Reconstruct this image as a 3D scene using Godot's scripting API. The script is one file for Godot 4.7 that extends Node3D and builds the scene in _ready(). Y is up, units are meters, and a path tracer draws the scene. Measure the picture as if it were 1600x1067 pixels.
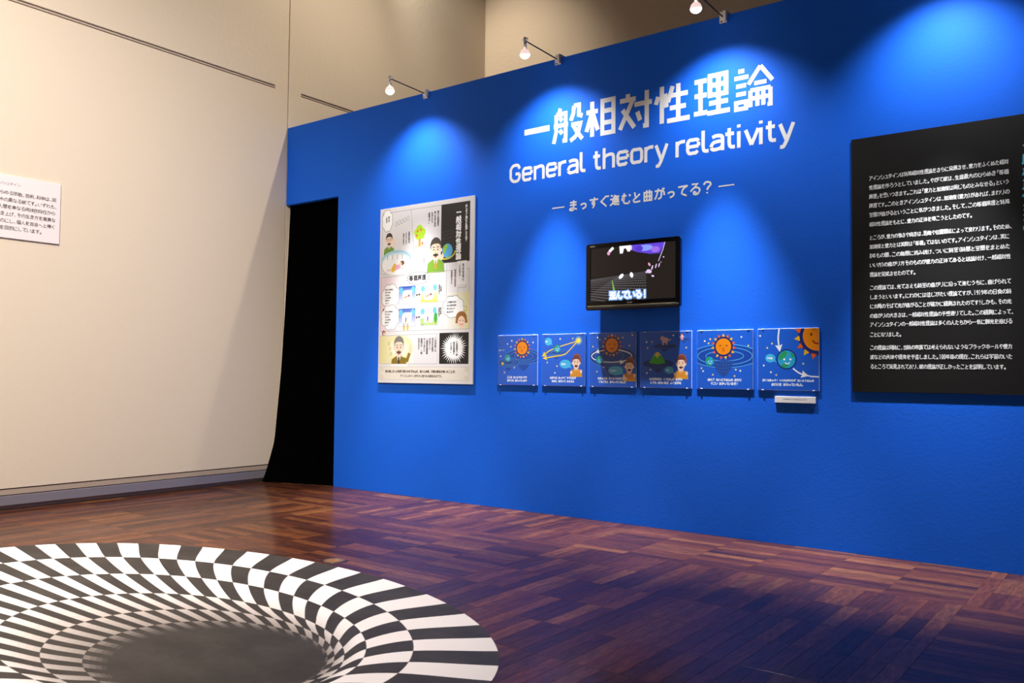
extends Node3D

# Exhibition room: a blue partition with mounted panels, a black panel, a television and arm lamps; a beige wall; a parquet floor with a printed illusion mat.
# x runs to the right along the partition, y up, z out of the partition towards the viewer; the corner of the partition and the beige wall is the origin.

const TOP := 3.6                     # height of the partition
const BULBS := [1.94, 3.365, 4.75, 6.15]

# ---------------------------------------------------------------- meshes
class Shape:
	var v := PackedVector3Array()
	var n := PackedVector3Array()
	var t := PackedVector2Array()
	var i := PackedInt32Array()

	func tri(a: Vector3, b: Vector3, c: Vector3, na := Vector3.ZERO, nb := Vector3.ZERO, nc := Vector3.ZERO) -> void:
		var f := (b - a).cross(c - a).normalized()
		var k := v.size()
		v.append_array([a, b, c])
		n.append_array([na if na else f, nb if nb else f, nc if nc else f])
		t.append_array([Vector2(a.x, -a.y), Vector2(b.x, -b.y), Vector2(c.x, -c.y)])
		i.append_array([k, k + 2, k + 1])

	func quad(a: Vector3, b: Vector3, c: Vector3, d: Vector3, uv := []) -> void:   # counter-clockwise seen from outside
		var f := (b - a).cross(c - a).normalized()
		if f == Vector3.ZERO:
			f = (c - a).cross(d - a).normalized()
		var k := v.size()
		v.append_array([a, b, c, d])
		n.append_array([f, f, f, f])
		if uv.size():
			t.append_array(uv)
		else:
			var l := (b - a).length()
			var h := (d - a).length()
			t.append_array([Vector2(0, h), Vector2(l, h), Vector2(l, 0), Vector2(0, 0)])
		i.append_array([k, k + 2, k + 1, k, k + 3, k + 2])

	func box(lo: Vector3, hi: Vector3, c := 0.0) -> void:   # c: chamfer on every edge
		if c <= 0.0:
			var p := func(x: int, y: int, z: int) -> Vector3: return Vector3(hi.x if x else lo.x, hi.y if y else lo.y, hi.z if z else lo.z)
			quad(p.call(0, 0, 1), p.call(1, 0, 1), p.call(1, 1, 1), p.call(0, 1, 1))
			quad(p.call(1, 0, 0), p.call(0, 0, 0), p.call(0, 1, 0), p.call(1, 1, 0))
			quad(p.call(1, 0, 1), p.call(1, 0, 0), p.call(1, 1, 0), p.call(1, 1, 1))
			quad(p.call(0, 0, 0), p.call(0, 0, 1), p.call(0, 1, 1), p.call(0, 1, 0))
			quad(p.call(0, 1, 1), p.call(1, 1, 1), p.call(1, 1, 0), p.call(0, 1, 0))
			quad(p.call(0, 0, 0), p.call(1, 0, 0), p.call(1, 0, 1), p.call(0, 0, 1))
			return
		var m := (lo + hi) / 2.0
		var h := (hi - lo) / 2.0
		# point on face with axis a (0..2), sign s, and signs on the other two axes
		var at := func(a: int, s: Vector3) -> Vector3:
			var r := Vector3(s.x * (h.x - c), s.y * (h.y - c), s.z * (h.z - c))
			r[a] = s[a] * h[a]
			return m + r
		for a in 3:
			var b := (a + 1) % 3
			var d := (a + 2) % 3
			for s in [-1.0, 1.0]:
				var q := []
				for e in [[-1.0, -1.0], [1.0, -1.0], [1.0, 1.0], [-1.0, 1.0]]:
					var g := Vector3.ZERO
					g[a] = s
					g[b] = e[0]
					g[d] = e[1]
					q.append(at.call(a, g))
				if s > 0:
					quad(q[0], q[1], q[2], q[3])
				else:
					quad(q[3], q[2], q[1], q[0])
			for s in [-1.0, 1.0]:          # the edge between face b and face d, along a
				for u in [-1.0, 1.0]:
					var g0 := Vector3.ZERO
					g0[b] = s
					g0[d] = u
					var g1 := g0
					g0[a] = -1.0
					g1[a] = 1.0
					var p0: Vector3 = at.call(b, g0)
					var p1: Vector3 = at.call(b, g1)
					var p2: Vector3 = at.call(d, g1)
					var p3: Vector3 = at.call(d, g0)
					var out := Vector3.ZERO
					out[b] = s
					out[d] = u
					if (p1 - p0).cross(p2 - p0).dot(out) > 0:
						quad(p0, p1, p2, p3)
					else:
						quad(p3, p2, p1, p0)
		for sx in [-1.0, 1.0]:
			for sy in [-1.0, 1.0]:
				for sz in [-1.0, 1.0]:
					var g := Vector3(sx, sy, sz)
					var p0: Vector3 = at.call(0, g)
					var p1: Vector3 = at.call(1, g)
					var p2: Vector3 = at.call(2, g)
					if (p1 - p0).cross(p2 - p0).dot(g) > 0:
						tri(p0, p1, p2)
					else:
						tri(p0, p2, p1)

	func lathe(profile: Array, at: Transform3D, seg := 24) -> void:   # profile: Vector2(radius, height), from the bottom up, turned round the y axis
		for k in profile.size() - 1:
			var a: Vector2 = profile[k]
			var b: Vector2 = profile[k + 1]
			var e := b - a
			var nn := Vector2(e.y, -e.x).normalized()
			for s in seg:
				var u := TAU * s / seg
				var w := TAU * (s + 1) / seg
				var du := Vector3(cos(u), 0, -sin(u))
				var dw := Vector3(cos(w), 0, -sin(w))
				var p := [du * a.x + Vector3.UP * a.y, dw * a.x + Vector3.UP * a.y, dw * b.x + Vector3.UP * b.y, du * b.x + Vector3.UP * b.y]
				var m := [du * nn.x + Vector3.UP * nn.y, dw * nn.x + Vector3.UP * nn.y]
				for j in 4:
					p[j] = at * p[j]
				var n0: Vector3 = (at.basis * m[0]).normalized()
				var n1: Vector3 = (at.basis * m[1]).normalized()
				if a.x > 1e-6:
					tri(p[0], p[1], p[2], n0, n1, n1)
				if b.x > 1e-6:
					tri(p[0], p[2], p[3], n0, n1, n0)

	func tube(a: Vector3, b: Vector3, r: float, seg := 12) -> void:
		var y := (b - a).normalized()
		var x := y.cross(Vector3.RIGHT if absf(y.x) < 0.9 else Vector3.UP).normalized()
		lathe([Vector2(0, 0), Vector2(r, 0), Vector2(r, a.distance_to(b)), Vector2(0, a.distance_to(b))], Transform3D(Basis(x, y, x.cross(y)), a), seg)

	func sheet(points: Array, z := 0.0) -> void:   # a flat polygon in the xy plane, facing +z
		var pk := PackedVector2Array(points)
		var ids := Geometry2D.triangulate_polygon(pk)
		for k in range(0, ids.size(), 3):
			var a := pk[ids[k]]
			var b := pk[ids[k + 1]]
			var c := pk[ids[k + 2]]
			if (b - a).cross(c - a) < 0:
				var s := b
				b = c
				c = s
			tri(Vector3(a.x, a.y, z), Vector3(b.x, b.y, z), Vector3(c.x, c.y, z))

	func into(mesh: ArrayMesh, material: Material) -> ArrayMesh:
		if v.is_empty():
			return mesh
		var arrays := []
		arrays.resize(Mesh.ARRAY_MAX)
		arrays[Mesh.ARRAY_VERTEX] = v
		arrays[Mesh.ARRAY_NORMAL] = n
		arrays[Mesh.ARRAY_TEX_UV] = t
		arrays[Mesh.ARRAY_INDEX] = i
		mesh.add_surface_from_arrays(Mesh.PRIMITIVE_TRIANGLES, arrays)
		mesh.surface_set_material(mesh.get_surface_count() - 1, material)
		return mesh

var SIGNS := {
	"本": "17n7 c0co b81k d8nk 6iii", "へ": "~1g79edno", "ほ": "~413b3n5k b3m3 b9n9 ~h3hjdn9kbhhinm", "才": "17n7 f0foao e91k", "箱": "[木09ao] #caoo cfof chnh 22b2 e2o2 5016 h0d5", "解": "#27ao [牛d9oo]",
	"一": "1cnc", "口": "#45kk", "日": "#41kn 4ckc", "目": "#41kn 48k8 4gkg", "木": "17n7 c0co b81k d8nk", "人": "~c0b91o ~c9hjoo", "亻": "~h07d d9do", "大": "07o7 c0c81o c8no", "言": "71h1 05o5 3aka 3fkf #3kko", "氵": "42k7 0aif 1olh",
	"忄": "d0do 560b k5ne", "扌": "09o9 e0en8k 0iof", "阝": "212o 21k1dami9k", "辶": "2173 0a7a7j0o 7jcmonon", "彳": "j01b l81k dddo", "糸": "d058e9 j53glf cfco 6j1n ijnn", "門": "202o 20a0a92a 25a5 e0e9m9 e0m0mo e5m5",
	"見": "#50jf 55j5 5aja 9f8j1o ffflhonook", "力": "26l6kliofo b0a99g1o", "土": "39l9 c0cm 1mnm", "寸": "08o8 h0hncn 4d8j", "又": "32k2hb9j0o 47egoo", "殳": "70651a 70h0h7o8 2dkdgj9m0o 5dejoo", "舟": "b084 444g0o 44k4knfn 0coc a6e9 afei",
	"生": "611b 57m7 c0cn 3fkf 0non", "王": "12n2 1bnb 0mom c2cm", "里": "#30kc 36k6 c0cn 2hmh 0non", "侖": "c00a c0oa 6aia 2eme 2e2o memojo 9e9o fefo 2jmj", "寺": "[土30la] [寸0aoo]", "牛": "611a 48o8 e0eo 0jog", "隹": "811b 575o 56n6 e6en 5cmc 5hmh 5non",
	"月": "414g0o 41k1kogo 47k7 4dkd", "立": "c0c5 25m5 678k i8fn 1nnn", "心": "0g3n 8f8nknkk bdfh kdnl", "貝": "#40kg 45k5 4aka 8h1o ghno", "攵": "622b 57n7 ~j7fi0o 7dceoo", "刂": "505f m0mo", "宀": "c0c2 1612n2n6",
	"禾": "k022 08o8 c3co b80k d8ok", "士": "05o5 c0ca 3ala", "由": "#45kn c0cn 4eke", "般": "[舟00co] [殳e0oo]", "相": "[木00ao] [目b0oo]", "対": "6064 04c4 a40n 2abn [寸b0oo]", "性": "[忄008o] [生80oo]", "理": "[王009o] [里90oo]",
	"論": "[言009o] [侖90oo]", "特": "[牛009o] [寺90oo]", "殊": "02a2 523e 4898 986h1o 3f6i e0bb c5o5 aeoe i0io hebm jeom", "発": "22a20c 3466 d0oc l1g5 5cjc 1hnh 9c9i2o fcfmnmnj", "展": "31m1m636 314d0o 6ana c7cf h7hf 5fof 9f9nem efjjoo mhij",
	"重": "k133 04o4 #37ld 3ala c2cn 2ili 0non", "作": "[亻007o] c07b 94o4 e4eo ebnb ehnh", "彼": "[彳007o] [皮80oo]", "皮": "33n3l8 333g0o d0da 3aja ja5o 6adjoo", "涯": "[氵006o] 82o2 828e5o b8n8 h4hd aeoe hehn ajnj 8non",
	"最": "#50j8 54j4 0aoa 3a3n 9a9o 3e9e 3i9i 0nal cclcijbo dgoo", "等": "501a 42b2 7396 g0d6 f2o2 i3k5 59j9 c6cd 0dod 0ioi hdhnbn 5k8n", "価": "[亻007o] 81o1 #96nn d1d6 j1j6 d6dn j6jn", "原": "21o1 213d0o d2b6 #86ke 8aka eeen 9g5m jgnm",
	"思": "#40kb c0cb 45k5 [心1coo]", "加": "[力00do] #f4nm", "速": "[辶00oo] 84o4 #a7nc g0gk gc8j hcoj", "度": "c0c3 23o3 233g0o 69o9 a6ad i6id adid 7gkgfl6o 9gimoo", "同": "212o 21m1mojo 77h7 #8bgj", "空": "[宀00oo] 956b2d f5fbnb 4eke cecn 1nnn",
	"間": "[門00oo] #8bgn 8hgh", "曲": "#35ln 909n g0gn 3ele", "気": "802a 63m3 68k8 2ckckmonok 4fco 5ndf 5ffn", "正": "12n2 c2cn caka 4a4n 0non", "体": "[亻007o] 86o6 g0go f68j h6oj cjkj", "導": "90b2 k0i2 73o3 #95md 99m9 2042 06660d 6beeoe 0hoh ihinen 6k9m",
	"強": "12a2a727 271cac9n5n i0d6n6 k3n8 #daoi idin cmnm", "向": "e0a4 242o 24m4mojo #8agk", "距": "#1098 5858 585m 5d9d 1e1m 0nal d1n1 d1do d8m8mgdg doon", "離": "6063 03d3 48aa a44a 242bcbc4 0e0o 0ececo 6b4kak [隹e0oo]",
	"位": "[亻007o] g0g5 85o5 a7ck l7im 7non", "置": "#20m6 9096 f0f6 18n8 c6cb #6bkk 6eke 6hkh 2a2non", "関": "[門00oo] 8bad gbed 7ehe 5iji cecj cj7o cjio", "係": "[亻007o] m1a3 [糸73oo]", "変": "c0c3 14n4 847a1c g4gbeb 367a k6nb ac3j 7ekeel1o 7fgkno",
	"実": "[宀00oo] 47k7 3bkb 0hoh c4ch ch1o chno", "際": "[阝006o] b07a a1e1d7 a4d7 g0h5oa o2i9 abib 8fof gfgo bj8n kjnn", "年": "612a 53m3 59l9 595h 0hoh d3do", "難": "03d3 4045 9095 #26bb 6b6h 1ede 0hdh 6h1o 6hco [隹e0oo]",
	"問": "[門00oo] #8dgm", "挑": "[扌007o] d0d97o i0inonok 8499 o3k8 8hdd oikd", "続": "[糸009o] a4o4 h0h8 c8m8 acabobod ecei9o jcjnonok", "時": "[日018n] [寺90oo]", "方": "c0c4 05o5 958e1o 9bkbimeo", "結": "[糸009o] a5o5 h0hb bbmb #cfmn",
	"付": "[亻007o] [寸80oo]", "完": "[宀00oo] 58j8 0doe 9d8k1o fdfnnnnk", "成": "24o4 243f0o 3aaaak7k e0fdimonok m88o i0m3", "光": "c0cb 427a l2ha 0bob 9b8i1o fbfnnnnj", "沿": "[氵006o] c07b h0ob #aemn", "進": "[辶00oo] [隹80oi]",
	"信": "[亻007o] [言80oo]", "食": "c00a c0oa c4c7 #57jh 5cjc 5h5o 5oal ahno lhhk", "太": "07o7 c0c81o c8no 9ifn", "陽": "[阝006o] #90l8 94l4 7bob bc6i 9fofmoho gfai lfeo", "確": "01a1 510h #2c8m d0b8 93o3o6 e69e g0g4 camc h6h9 camn cfmf cjmj bnon ca8i",
	"観": "03c3 3035 8085 [隹05co] [見c0oo]", "測": "[氵005o] #60eg 65e5 6aea 8h5o chfn i3ii n0nojo", "予": "42k2d8 66h9 0bobjf cbcn8n", "想": "[木00af] #c1me c5m5 cama [心1foo]", "通": "[辶00oo] 91l1g4 c3i5 959j 95n5njlj 99n9 9ene g5gj",
	"多": "d056b3 b3l3da2d 85c8 gb7i ecnckh4o achg", "脚": "11180o 11717o5o 1676 1b7b 96f6 c0cb 8bgb cb8kgj i2io i2n2njlj", "浴": "[氵006o] d07a i0n9 h67f h6of #bfmn", "当": "c0c8 3368 l2h8 39l9ln2n 2glg", "常": "c0c4 5173 j1h3 1814n4n8 #76hb cbco 3l3dldlkik",
	"識": "[言008o] 81g1 c0c1 a1b6 f1e6 76h6 #9agm 9fgf hahf i0jhoo n8gn kbnn m1n4", "考": "37k7 b0bb 0bob m10k 9gmg 9gfe 9gbk kkiocn", "波": "[氵006o] [皮70oo]", "天": "32l2 1ana c2cb1o cbno", "現": "[王008o] [見80oo]",
	"象": "a036 82g2e5 #45kb c5cb cb3g ceebnbdg djmo eg4m hnlf", "後": "[彳007o] f096k7 k397 9cmc kcoh ec8k chlh8o ciko", "在": "04o4 a0760f 5c5o abnb hahn 8non", "宇": "[宀00oo] 58j8 0fof c8cn8n", "宙": "[宀00oo] #49kn c6cn 4gkg",
	"証": "[言009o] a2o2 h2hm hbnb bbbm 9mom", "明": "#119k 1a9a d1dg9o d1n1nojo d8n8 dfnf", "宗": "[宀00oo] 58j8 0dod cdcn8n 5h1m jhnm", "教": "05c5 707a 0aea d21g 4dcd8h8o5o 0lej [攵e0oo]", "芸": "05o5 7078 h0h8 59j9 1fnf bf6njn ijno",
	"術": "[彳006o] 77i7 c0co a96j e9gi f0h3 k2o2 j8o8 m8moko", "科": "[禾00bo] e3h5 d9gb k0ko ckoh", "学": "4176 b0c5 k1h6 1c18n8nc 6bibdf cfcn8n 0hoh", "異": "#40ka c0ca 45k5 8a8j gagj 4eke 0joj 9k2o gkmo",
	"枝": "[木00ao] a5o5 h0hb abmb8o bbjkoo", "単": "5174 b0c3 j1h4 #45ke c5co 49k9 0ioi", "肉": "232o 23m3mojo c0c6 c66e c6je cc6k ccjk", "的": "601444 #14bo 1cbc g0d9 f5o5nnkn fbji", "存": "04o4 a0760f 5c5o abmbhf hfhndn 9hoh",
	"引": "12a2a7171dcdcnan l0lo", "上": "c1cn caka 0non", "高": "c0c3 03o3 #66ia 2d2o 2dmdmojo #7hhm", "貴": "#42k6 c0ca 0aoa 5cjc #5cjk 5gjg 8k3o gkmo", "個": "[亻007o] #91nn bbmb g4gc #cckj", "自": "c0a4 #44kn 4aka 4gkg",
	"歪": "01o1 c11b c1c9 h5n9 3cmc ccco cili 5h5n 0non", "を": "24l4 ~a04e9acbdi ~m77i7mbnmn", "あ": "45k5 ~b09aaiendn ~i7dh5m1i4dh9ldkken", "い": "~332c4k8m9i ~i4lani", "う": "91h3 ~39h7ldig8o", "え": "91h3 39i92n ~2n9fdgdlfnmn",
	"お": "27g7 ~a0ajae9m3l2h8dhcllkojn j3n7", "か": "~15f5h9gjcm9m ~a05g1n ~j4n9og", "き": "34k2 39m7 ~90hdjh ~jh7g3j5mdnjn", "く": "i04cio", "け": "~413b3n5k a7n7 ~i0ihflbo", "こ": "42k2 ~k2h5e5 ~3g2k6nmm", "さ": "47m5 ~a0ieki ~ki8g3j5mdnjn",
	"し": "~614h7mcnjlni", "す": "15o5 e0e9 ~e9b98cagehdbe9 ~e9ei9o", "せ": "19o8 h1hgdg ~727j9nmn", "そ": "51i15a 5ao9 ~o9ddcidnln", "た": "25g5 ~a07d2n d9n9 ~dgclgnmn", "ち": "36m6 ~b06fbckdmhjm8n", "つ": "~19a5j6mbkhdl8m",
	"て": "13n2 ~n2e7aeailnmn", "と": "~719c ~k6ae4i8nlm", "な": "15e5 ~905a1h i4n7 ~g8gjdn8l9hfhnm", "に": "~413b3n5k b5m4 ~bhalfnnm", "の": "~d4cc7k3k1e57d3l6odlken", "は": "~413b3n5k a6n6 ~h1hjdn9kbhhinm", "ひ": "25a4 ~a44c4jangnjjj4 ~j4ldof",
	"ふ": "91f4 ~b7fddidn8l ~4f2l ~kfnk", "ま": "35l5 3blb ~d0djbn4n3kaimm", "み": "43d3 ~d39f4l1i5ehgoj ~k9jhen", "む": "26e6 ~808d5g3d6a8e7jbnlnli l4o8", "め": "~427eak ~g1ei6m2k2e89g8ndlkgn", "も": "~b09b9jcninmjmd 35h5 2bgb",
	"や": "~1ce5l5nalejf ~b0d5 ~639bdo", "ゆ": "~422c4i8ad5k6mdjjdi ~d0eeclao", "よ": "d7m6 ~d0djbn5m4ibimm", "ら": "91g3 ~534ecajanejk7n", "り": "~413a5d ~i0jdhk8o", "る": "51i12g ~2ga9i9nejmcn9kbhgl", "れ": "606o 17a71j ~1jb7h6idimnnoj",
	"ろ": "51i12g ~2ga9i9nejm9n", "わ": "606o 17a71j ~1ja8h5n9nhhn", "ん": "~c01o ~1o6dbcckgnknoh", "ア": "23m3hb ~d78i2o", "イ": "~k0cb1f d8do", "ン": "2396 ~3nfkn6", "シ": "41a5 197d ~3ngln8", "ュ": "67i6hl 0mom", "タ": "~a0751d 84l4 ~l4he4o 8ahi",
	"フ": "22l2 ~l2je6o", "ラ": "53j3 29l9 ~l9ig6o", "ク": "~a0751d 84l4 ~l4hf4o", "ホ": "16o6 c0cn9n 6b1k ibnk", "ー": "1cnc", "ツ": "244a b2d9 ~m3ie6o", "ル": "~727d2o g1gmoh", "、": "3i9o", "。": "#2i8o", "「": "o0g0gd", "」": "0o8o8b",
	"(": "~k0d6dijo", ")": "~40c6ci4o", "!": "c0cg clco", "?": "~4590h1k6ecch clco", "0": "~c0554c5jcojjkcj5c0", "1": "54b0bo", "8": "~cb55c0j5cb3hcolhcb", "9": "~ja5b57c1j6ihbo",
}

# Latin letters: cap height is 24 down to the base line, descenders go on below it; the number is the advance
var LATIN := {
	"G": [18.5, "~f7d39253272c2h5l9mdlfhfd fd9d"], "e": [17, "2fef ~efeceac888482b2f2j4m8mbmdk"], "n": [17.5, "272o ~2b59a8d9ecei eheo"], "r": [12, "272o ~2c4978b8"],
	"a": [17, "~3968a8d9ecei eheo ~ee8e4f2i2k4m8mclei"], "l": [9, "202i ~2i3l5m8m"], "t": [12, "424i ~4i5l7mam 0898"], "h": [17.5, "202o ~2b59a8d9ecei eheo"], "o": [17, "~88482b2f2j4m8mcmejefebc888"],
	"y": [15.5, "278n f79n ~9n7r5u2u"], "i": [7, "272o 2023"], "v": [15.5, "278n f78n"], " ": [9, ""]
}

func stroke_of(run: String) -> PackedVector2Array:
	var smooth := run.begins_with("~")
	var r := run.trim_prefix("~")
	var p := PackedVector2Array()
	for k in range(0, r.length() - 1, 2):
		p.append(Vector2("0123456789abcdefghijklmnopqrstuvwxyz".find(r[k]), "0123456789abcdefghijklmnopqrstuvwxyz".find(r[k + 1])) / 24.0)
	return curve(p) if smooth else p

func curve(p: PackedVector2Array, steps := 5) -> PackedVector2Array:
	var closed := p[0].is_equal_approx(p[p.size() - 1])
	var q := PackedVector2Array()
	for k in p.size() - 1:
		var a := p[k - 1] if k > 0 else (p[p.size() - 2] if closed else p[0])
		var d := p[k + 2] if k + 2 < p.size() else (p[1] if closed else p[p.size() - 1])
		for s in steps:
			q.append(p[k].cubic_interpolate(p[k + 1], a, d, s / float(steps)))
	q.append(p[p.size() - 1])
	return q

var drawn := {}

func strokes(sign_: String) -> Array:
	if drawn.has(sign_):
		return drawn[sign_]
	var out := []
	var voiced := "がぎぐげござじずぜぞだぢづでどばびぶべぼブ".find(sign_)
	var small := "っゃゅょッ".find(sign_)
	if voiced >= 0:
		out = strokes("かきくけこさしすせそたちつてとはひふへほフ"[voiced]).duplicate()
		out.append(stroke_of("j0l3"))
		out.append(stroke_of("m0o3"))
	elif small >= 0:
		for s in strokes("つやゆよツ"[small]):
			var r := PackedVector2Array()
			for p in s:
				r.append(Vector2(0.16 + p.x * 0.68, 0.32 + p.y * 0.68))
			out.append(r)
	else:
		for piece in (SIGNS.get(sign_, "") as String).split(" ", false):
			if piece[0] == "[":
				var b := stroke_of(piece.substr(2, 4))
				for s in strokes(piece[1]):
					var r := PackedVector2Array()
					for p in s:
						r.append(b[0] + p * (b[1] - b[0]))
					out.append(r)
			elif piece[0] == "#":
				var b := stroke_of(piece.substr(1))
				out.append(PackedVector2Array([b[0], Vector2(b[1].x, b[0].y), b[1], Vector2(b[0].x, b[1].y), b[0]]))
			else:
				out.append(stroke_of(piece))
	drawn[sign_] = out
	return out

func lay_stroke(sh: Shape, p: PackedVector2Array, w: float, z := 0.0) -> void:   # a stroke as a mitred band facing +z
	var closed := p[0].is_equal_approx(p[p.size() - 1])
	var l := PackedVector2Array()
	var r := PackedVector2Array()
	for k in p.size():
		var a := p[k] - p[k - 1] if k > 0 else (p[p.size() - 1] - p[p.size() - 2] if closed else p[1] - p[0])
		var b := p[k + 1] - p[k] if k + 1 < p.size() else (p[1] - p[0] if closed else p[k] - p[k - 1])
		a = a.normalized()
		b = b.normalized()
		var m := (a.orthogonal() + b.orthogonal())
		m = a.orthogonal() if m.length() < 0.2 else m.normalized()
		var h := w / 2.0 / maxf(absf(m.dot(a.orthogonal())), 0.55)
		l.append(p[k] + m * h)
		r.append(p[k] - m * h)
	for k in p.size() - 1:
		var q := [l[k], r[k], r[k + 1], l[k + 1]]
		if (q[1] - q[0]).cross(q[2] - q[0]) + (q[2] - q[0]).cross(q[3] - q[0]) < 0:
			q.reverse()
		sh.quad(Vector3(q[0].x, q[0].y, z), Vector3(q[1].x, q[1].y, z), Vector3(q[2].x, q[2].y, z), Vector3(q[3].x, q[3].y, z))

func lay_sign(sh: Shape, sign_: String, x: float, y: float, w: float, h: float, thick: float, z := 0.0) -> void:   # x, y: upper left corner
	for s in strokes(sign_):
		var q := PackedVector2Array()
		for p in s:
			q.append(Vector2(x + p.x * w, y - p.y * h))
		lay_stroke(sh, q, thick, z)
		z += 0.00006

func width_of(sign_: String) -> float:
	return 0.52 if "()!01234567890 ".contains(sign_) else 0.62 if "、。「」".contains(sign_) else 1.0

func lay_line(sh: Shape, words: String, x0: float, x1: float, y: float, size: float, thick: float, z := 0.0, fill := true) -> void:   # y: middle of the line
	var total := 0.0
	for c in words:
		total += width_of(c)
	var pitch := (x1 - x0) / total if fill else size * 1.06
	var x := x0
	for c in words:
		var a := width_of(c)
		var k := a if "()!0123456789".contains(c) else 1.0
		var off := -0.38 * pitch if c == "「" else 0.0
		lay_sign(sh, c, x + off + pitch * 0.03, y + size / 2.0, size * k * pitch / size * 0.94, size, thick, z)
		x += a * pitch

# ---------------------------------------------------------------- prints: flat pictures drawn into an Image
class Print:
	var im: Image
	var s: float
	var host: Node

	func _init(w: float, h: float, scale: float, paper: Color, host_: Node) -> void:
		s = scale
		host = host_
		im = Image.create(roundi(w * s), roundi(h * s), false, Image.FORMAT_RGB8)
		im.fill(paper)

	func rect(x0: float, y0: float, x1: float, y1: float, c: Color) -> void:
		poly([Vector2(x0, y0), Vector2(x1, y0), Vector2(x1, y1), Vector2(x0, y1)], c)

	func grade(x0: float, y0: float, x1: float, y1: float, a: Color, b: Color, across := false) -> void:
		var n := int((x1 - x0 if across else y1 - y0) * s) + 1
		for k in n:
			var c := a.lerp(b, (k + 0.5) / n)
			if across:
				rect(lerpf(x0, x1, k / float(n)), y0, lerpf(x0, x1, (k + 1.0) / n), y1, c)
			else:
				rect(x0, lerpf(y0, y1, k / float(n)), x1, lerpf(y0, y1, (k + 1.0) / n), c)

	func poly(points: Array, c: Color) -> void:
		var p := PackedVector2Array(points)
		var top := 1e9
		var low := -1e9
		var left := 1e9
		var right := -1e9
		for k in p.size():
			p[k] *= s
			top = minf(top, p[k].y)
			low = maxf(low, p[k].y)
			left = minf(left, p[k].x)
			right = maxf(right, p[k].x)
		var xa := maxi(0, floori(left))
		var xb := mini(im.get_width() - 1, floori(right))
		if xb < xa:
			return
		var cover := PackedFloat32Array()   # what each pixel of a row gains at its own place, and from there on
		var run := PackedFloat32Array()
		for y in range(maxi(0, floori(top)), mini(im.get_height() - 1, floori(low)) + 1):
			cover.resize(xb - xa + 3)
			run.resize(xb - xa + 3)
			cover.fill(0.0)
			run.fill(0.0)
			for sub in 4:
				var yy := y + (sub + 0.5) / 4.0
				var cuts := PackedFloat32Array()
				var j := p.size() - 1
				for k in p.size():
					var a := p[k]
					var b := p[j]
					if (a.y > yy) != (b.y > yy):
						cuts.append(a.x + (yy - a.y) / (b.y - a.y) * (b.x - a.x))
					j = k
				cuts.sort()
				for q in range(0, cuts.size() - 1, 2):
					var f := maxf(cuts[q], xa)
					var t := minf(cuts[q + 1], xb + 1.0)
					if t <= f:
						continue
					var fi := floori(f)
					var ti := floori(t)
					if fi == ti:
						cover[fi - xa] += (t - f) / 4.0
					else:
						cover[fi - xa] += (fi + 1 - f) / 4.0
						cover[ti - xa] += (t - ti) / 4.0
						run[fi + 1 - xa] += 0.25
						run[ti - xa] -= 0.25
			var level := 0.0
			for x in range(xa, xb + 1):
				level += run[x - xa]
				var k := cover[x - xa] + level
				if k > 0.99:
					im.set_pixel(x, y, c)
				elif k > 0.003:
					im.set_pixel(x, y, im.get_pixel(x, y).lerp(c, k))

	func ell(x: float, y: float, rx: float, ry: float, c: Color, turn := 0.0) -> void:
		poly(ring(x, y, rx, ry, turn), c)

	func ring(x: float, y: float, rx: float, ry: float, turn := 0.0, n := 28) -> Array:
		var p := []
		for k in n:
			p.append(Vector2(x, y) + Vector2(cos(TAU * k / n) * rx, sin(TAU * k / n) * ry).rotated(turn))
		return p

	func line(p: Array, w: float, c: Color) -> void:
		for k in p.size() - 1:
			var a: Vector2 = p[k]
			var b: Vector2 = p[k + 1]
			if a.is_equal_approx(b):
				continue
			var d := (b - a).normalized() * w / 2.0
			var e := d.orthogonal()
			var f := d * 0.6
			poly([a - f + e, b + f + e, b + f - e, a - f - e], c)

	func loop(x: float, y: float, rx: float, ry: float, w: float, c: Color, turn := 0.0) -> void:
		var p := ring(x, y, rx, ry, turn)
		p.append(p[0])
		line(p, w, c)

	func arc(x: float, y: float, rx: float, ry: float, a: float, b: float, w: float, c: Color) -> void:
		var p := []
		for k in 17:
			var t := lerpf(a, b, k / 16.0)
			p.append(Vector2(x + cos(t) * rx, y + sin(t) * ry))
		line(p, w, c)

	func sign_at(ch: String, x: float, y: float, w: float, h: float, thick: float, c: Color) -> void:
		for st in host.strokes(ch):
			var q := []
			for p in st:
				q.append(Vector2(x + p.x * w, y + p.y * h))
			line(q, thick, c)

	func words(text: String, x: float, y: float, size: float, thick: float, c: Color, upright := false, gap := 1.1) -> void:   # upright: written from the top down
		for ch in text:
			sign_at(ch, x, y, size, size, thick, c)
			if upright:
				y += size * gap
			else:
				x += size * gap * (0.55 if ch == " " else 1.0)

	func texture() -> ImageTexture:
		im.generate_mipmaps()
		return ImageTexture.create_from_image(im)

# ---------------------------------------------------------------- naming and materials
var taken := {}

func numbered(called: String) -> String:
	taken[called] = taken.get(called, -1) + 1
	return called if taken[called] == 0 else "%s_%03d" % [called, taken[called]]

func tag(o: Node3D, label := "", category := "", group := "", kind := "") -> Node3D:
	for m in [["label", label], ["category", category], ["group", group], ["kind", kind]]:
		if m[1]:
			o.set_meta(m[0], m[1])
	return o

func thing(called: String, label: String, category: String, at := Vector3.ZERO, turn := 0.0, group := "") -> Node3D:
	var o := Node3D.new()
	o.name = numbered(called)
	add_child(o)
	o.position = at
	o.rotation.y = turn
	return tag(o, label, category, group)

func part(called: String, sh: Shape, m: Material, parent: Node, label := "") -> MeshInstance3D:
	return part_mesh(called, sh.into(ArrayMesh.new(), m), parent, label)

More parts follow.
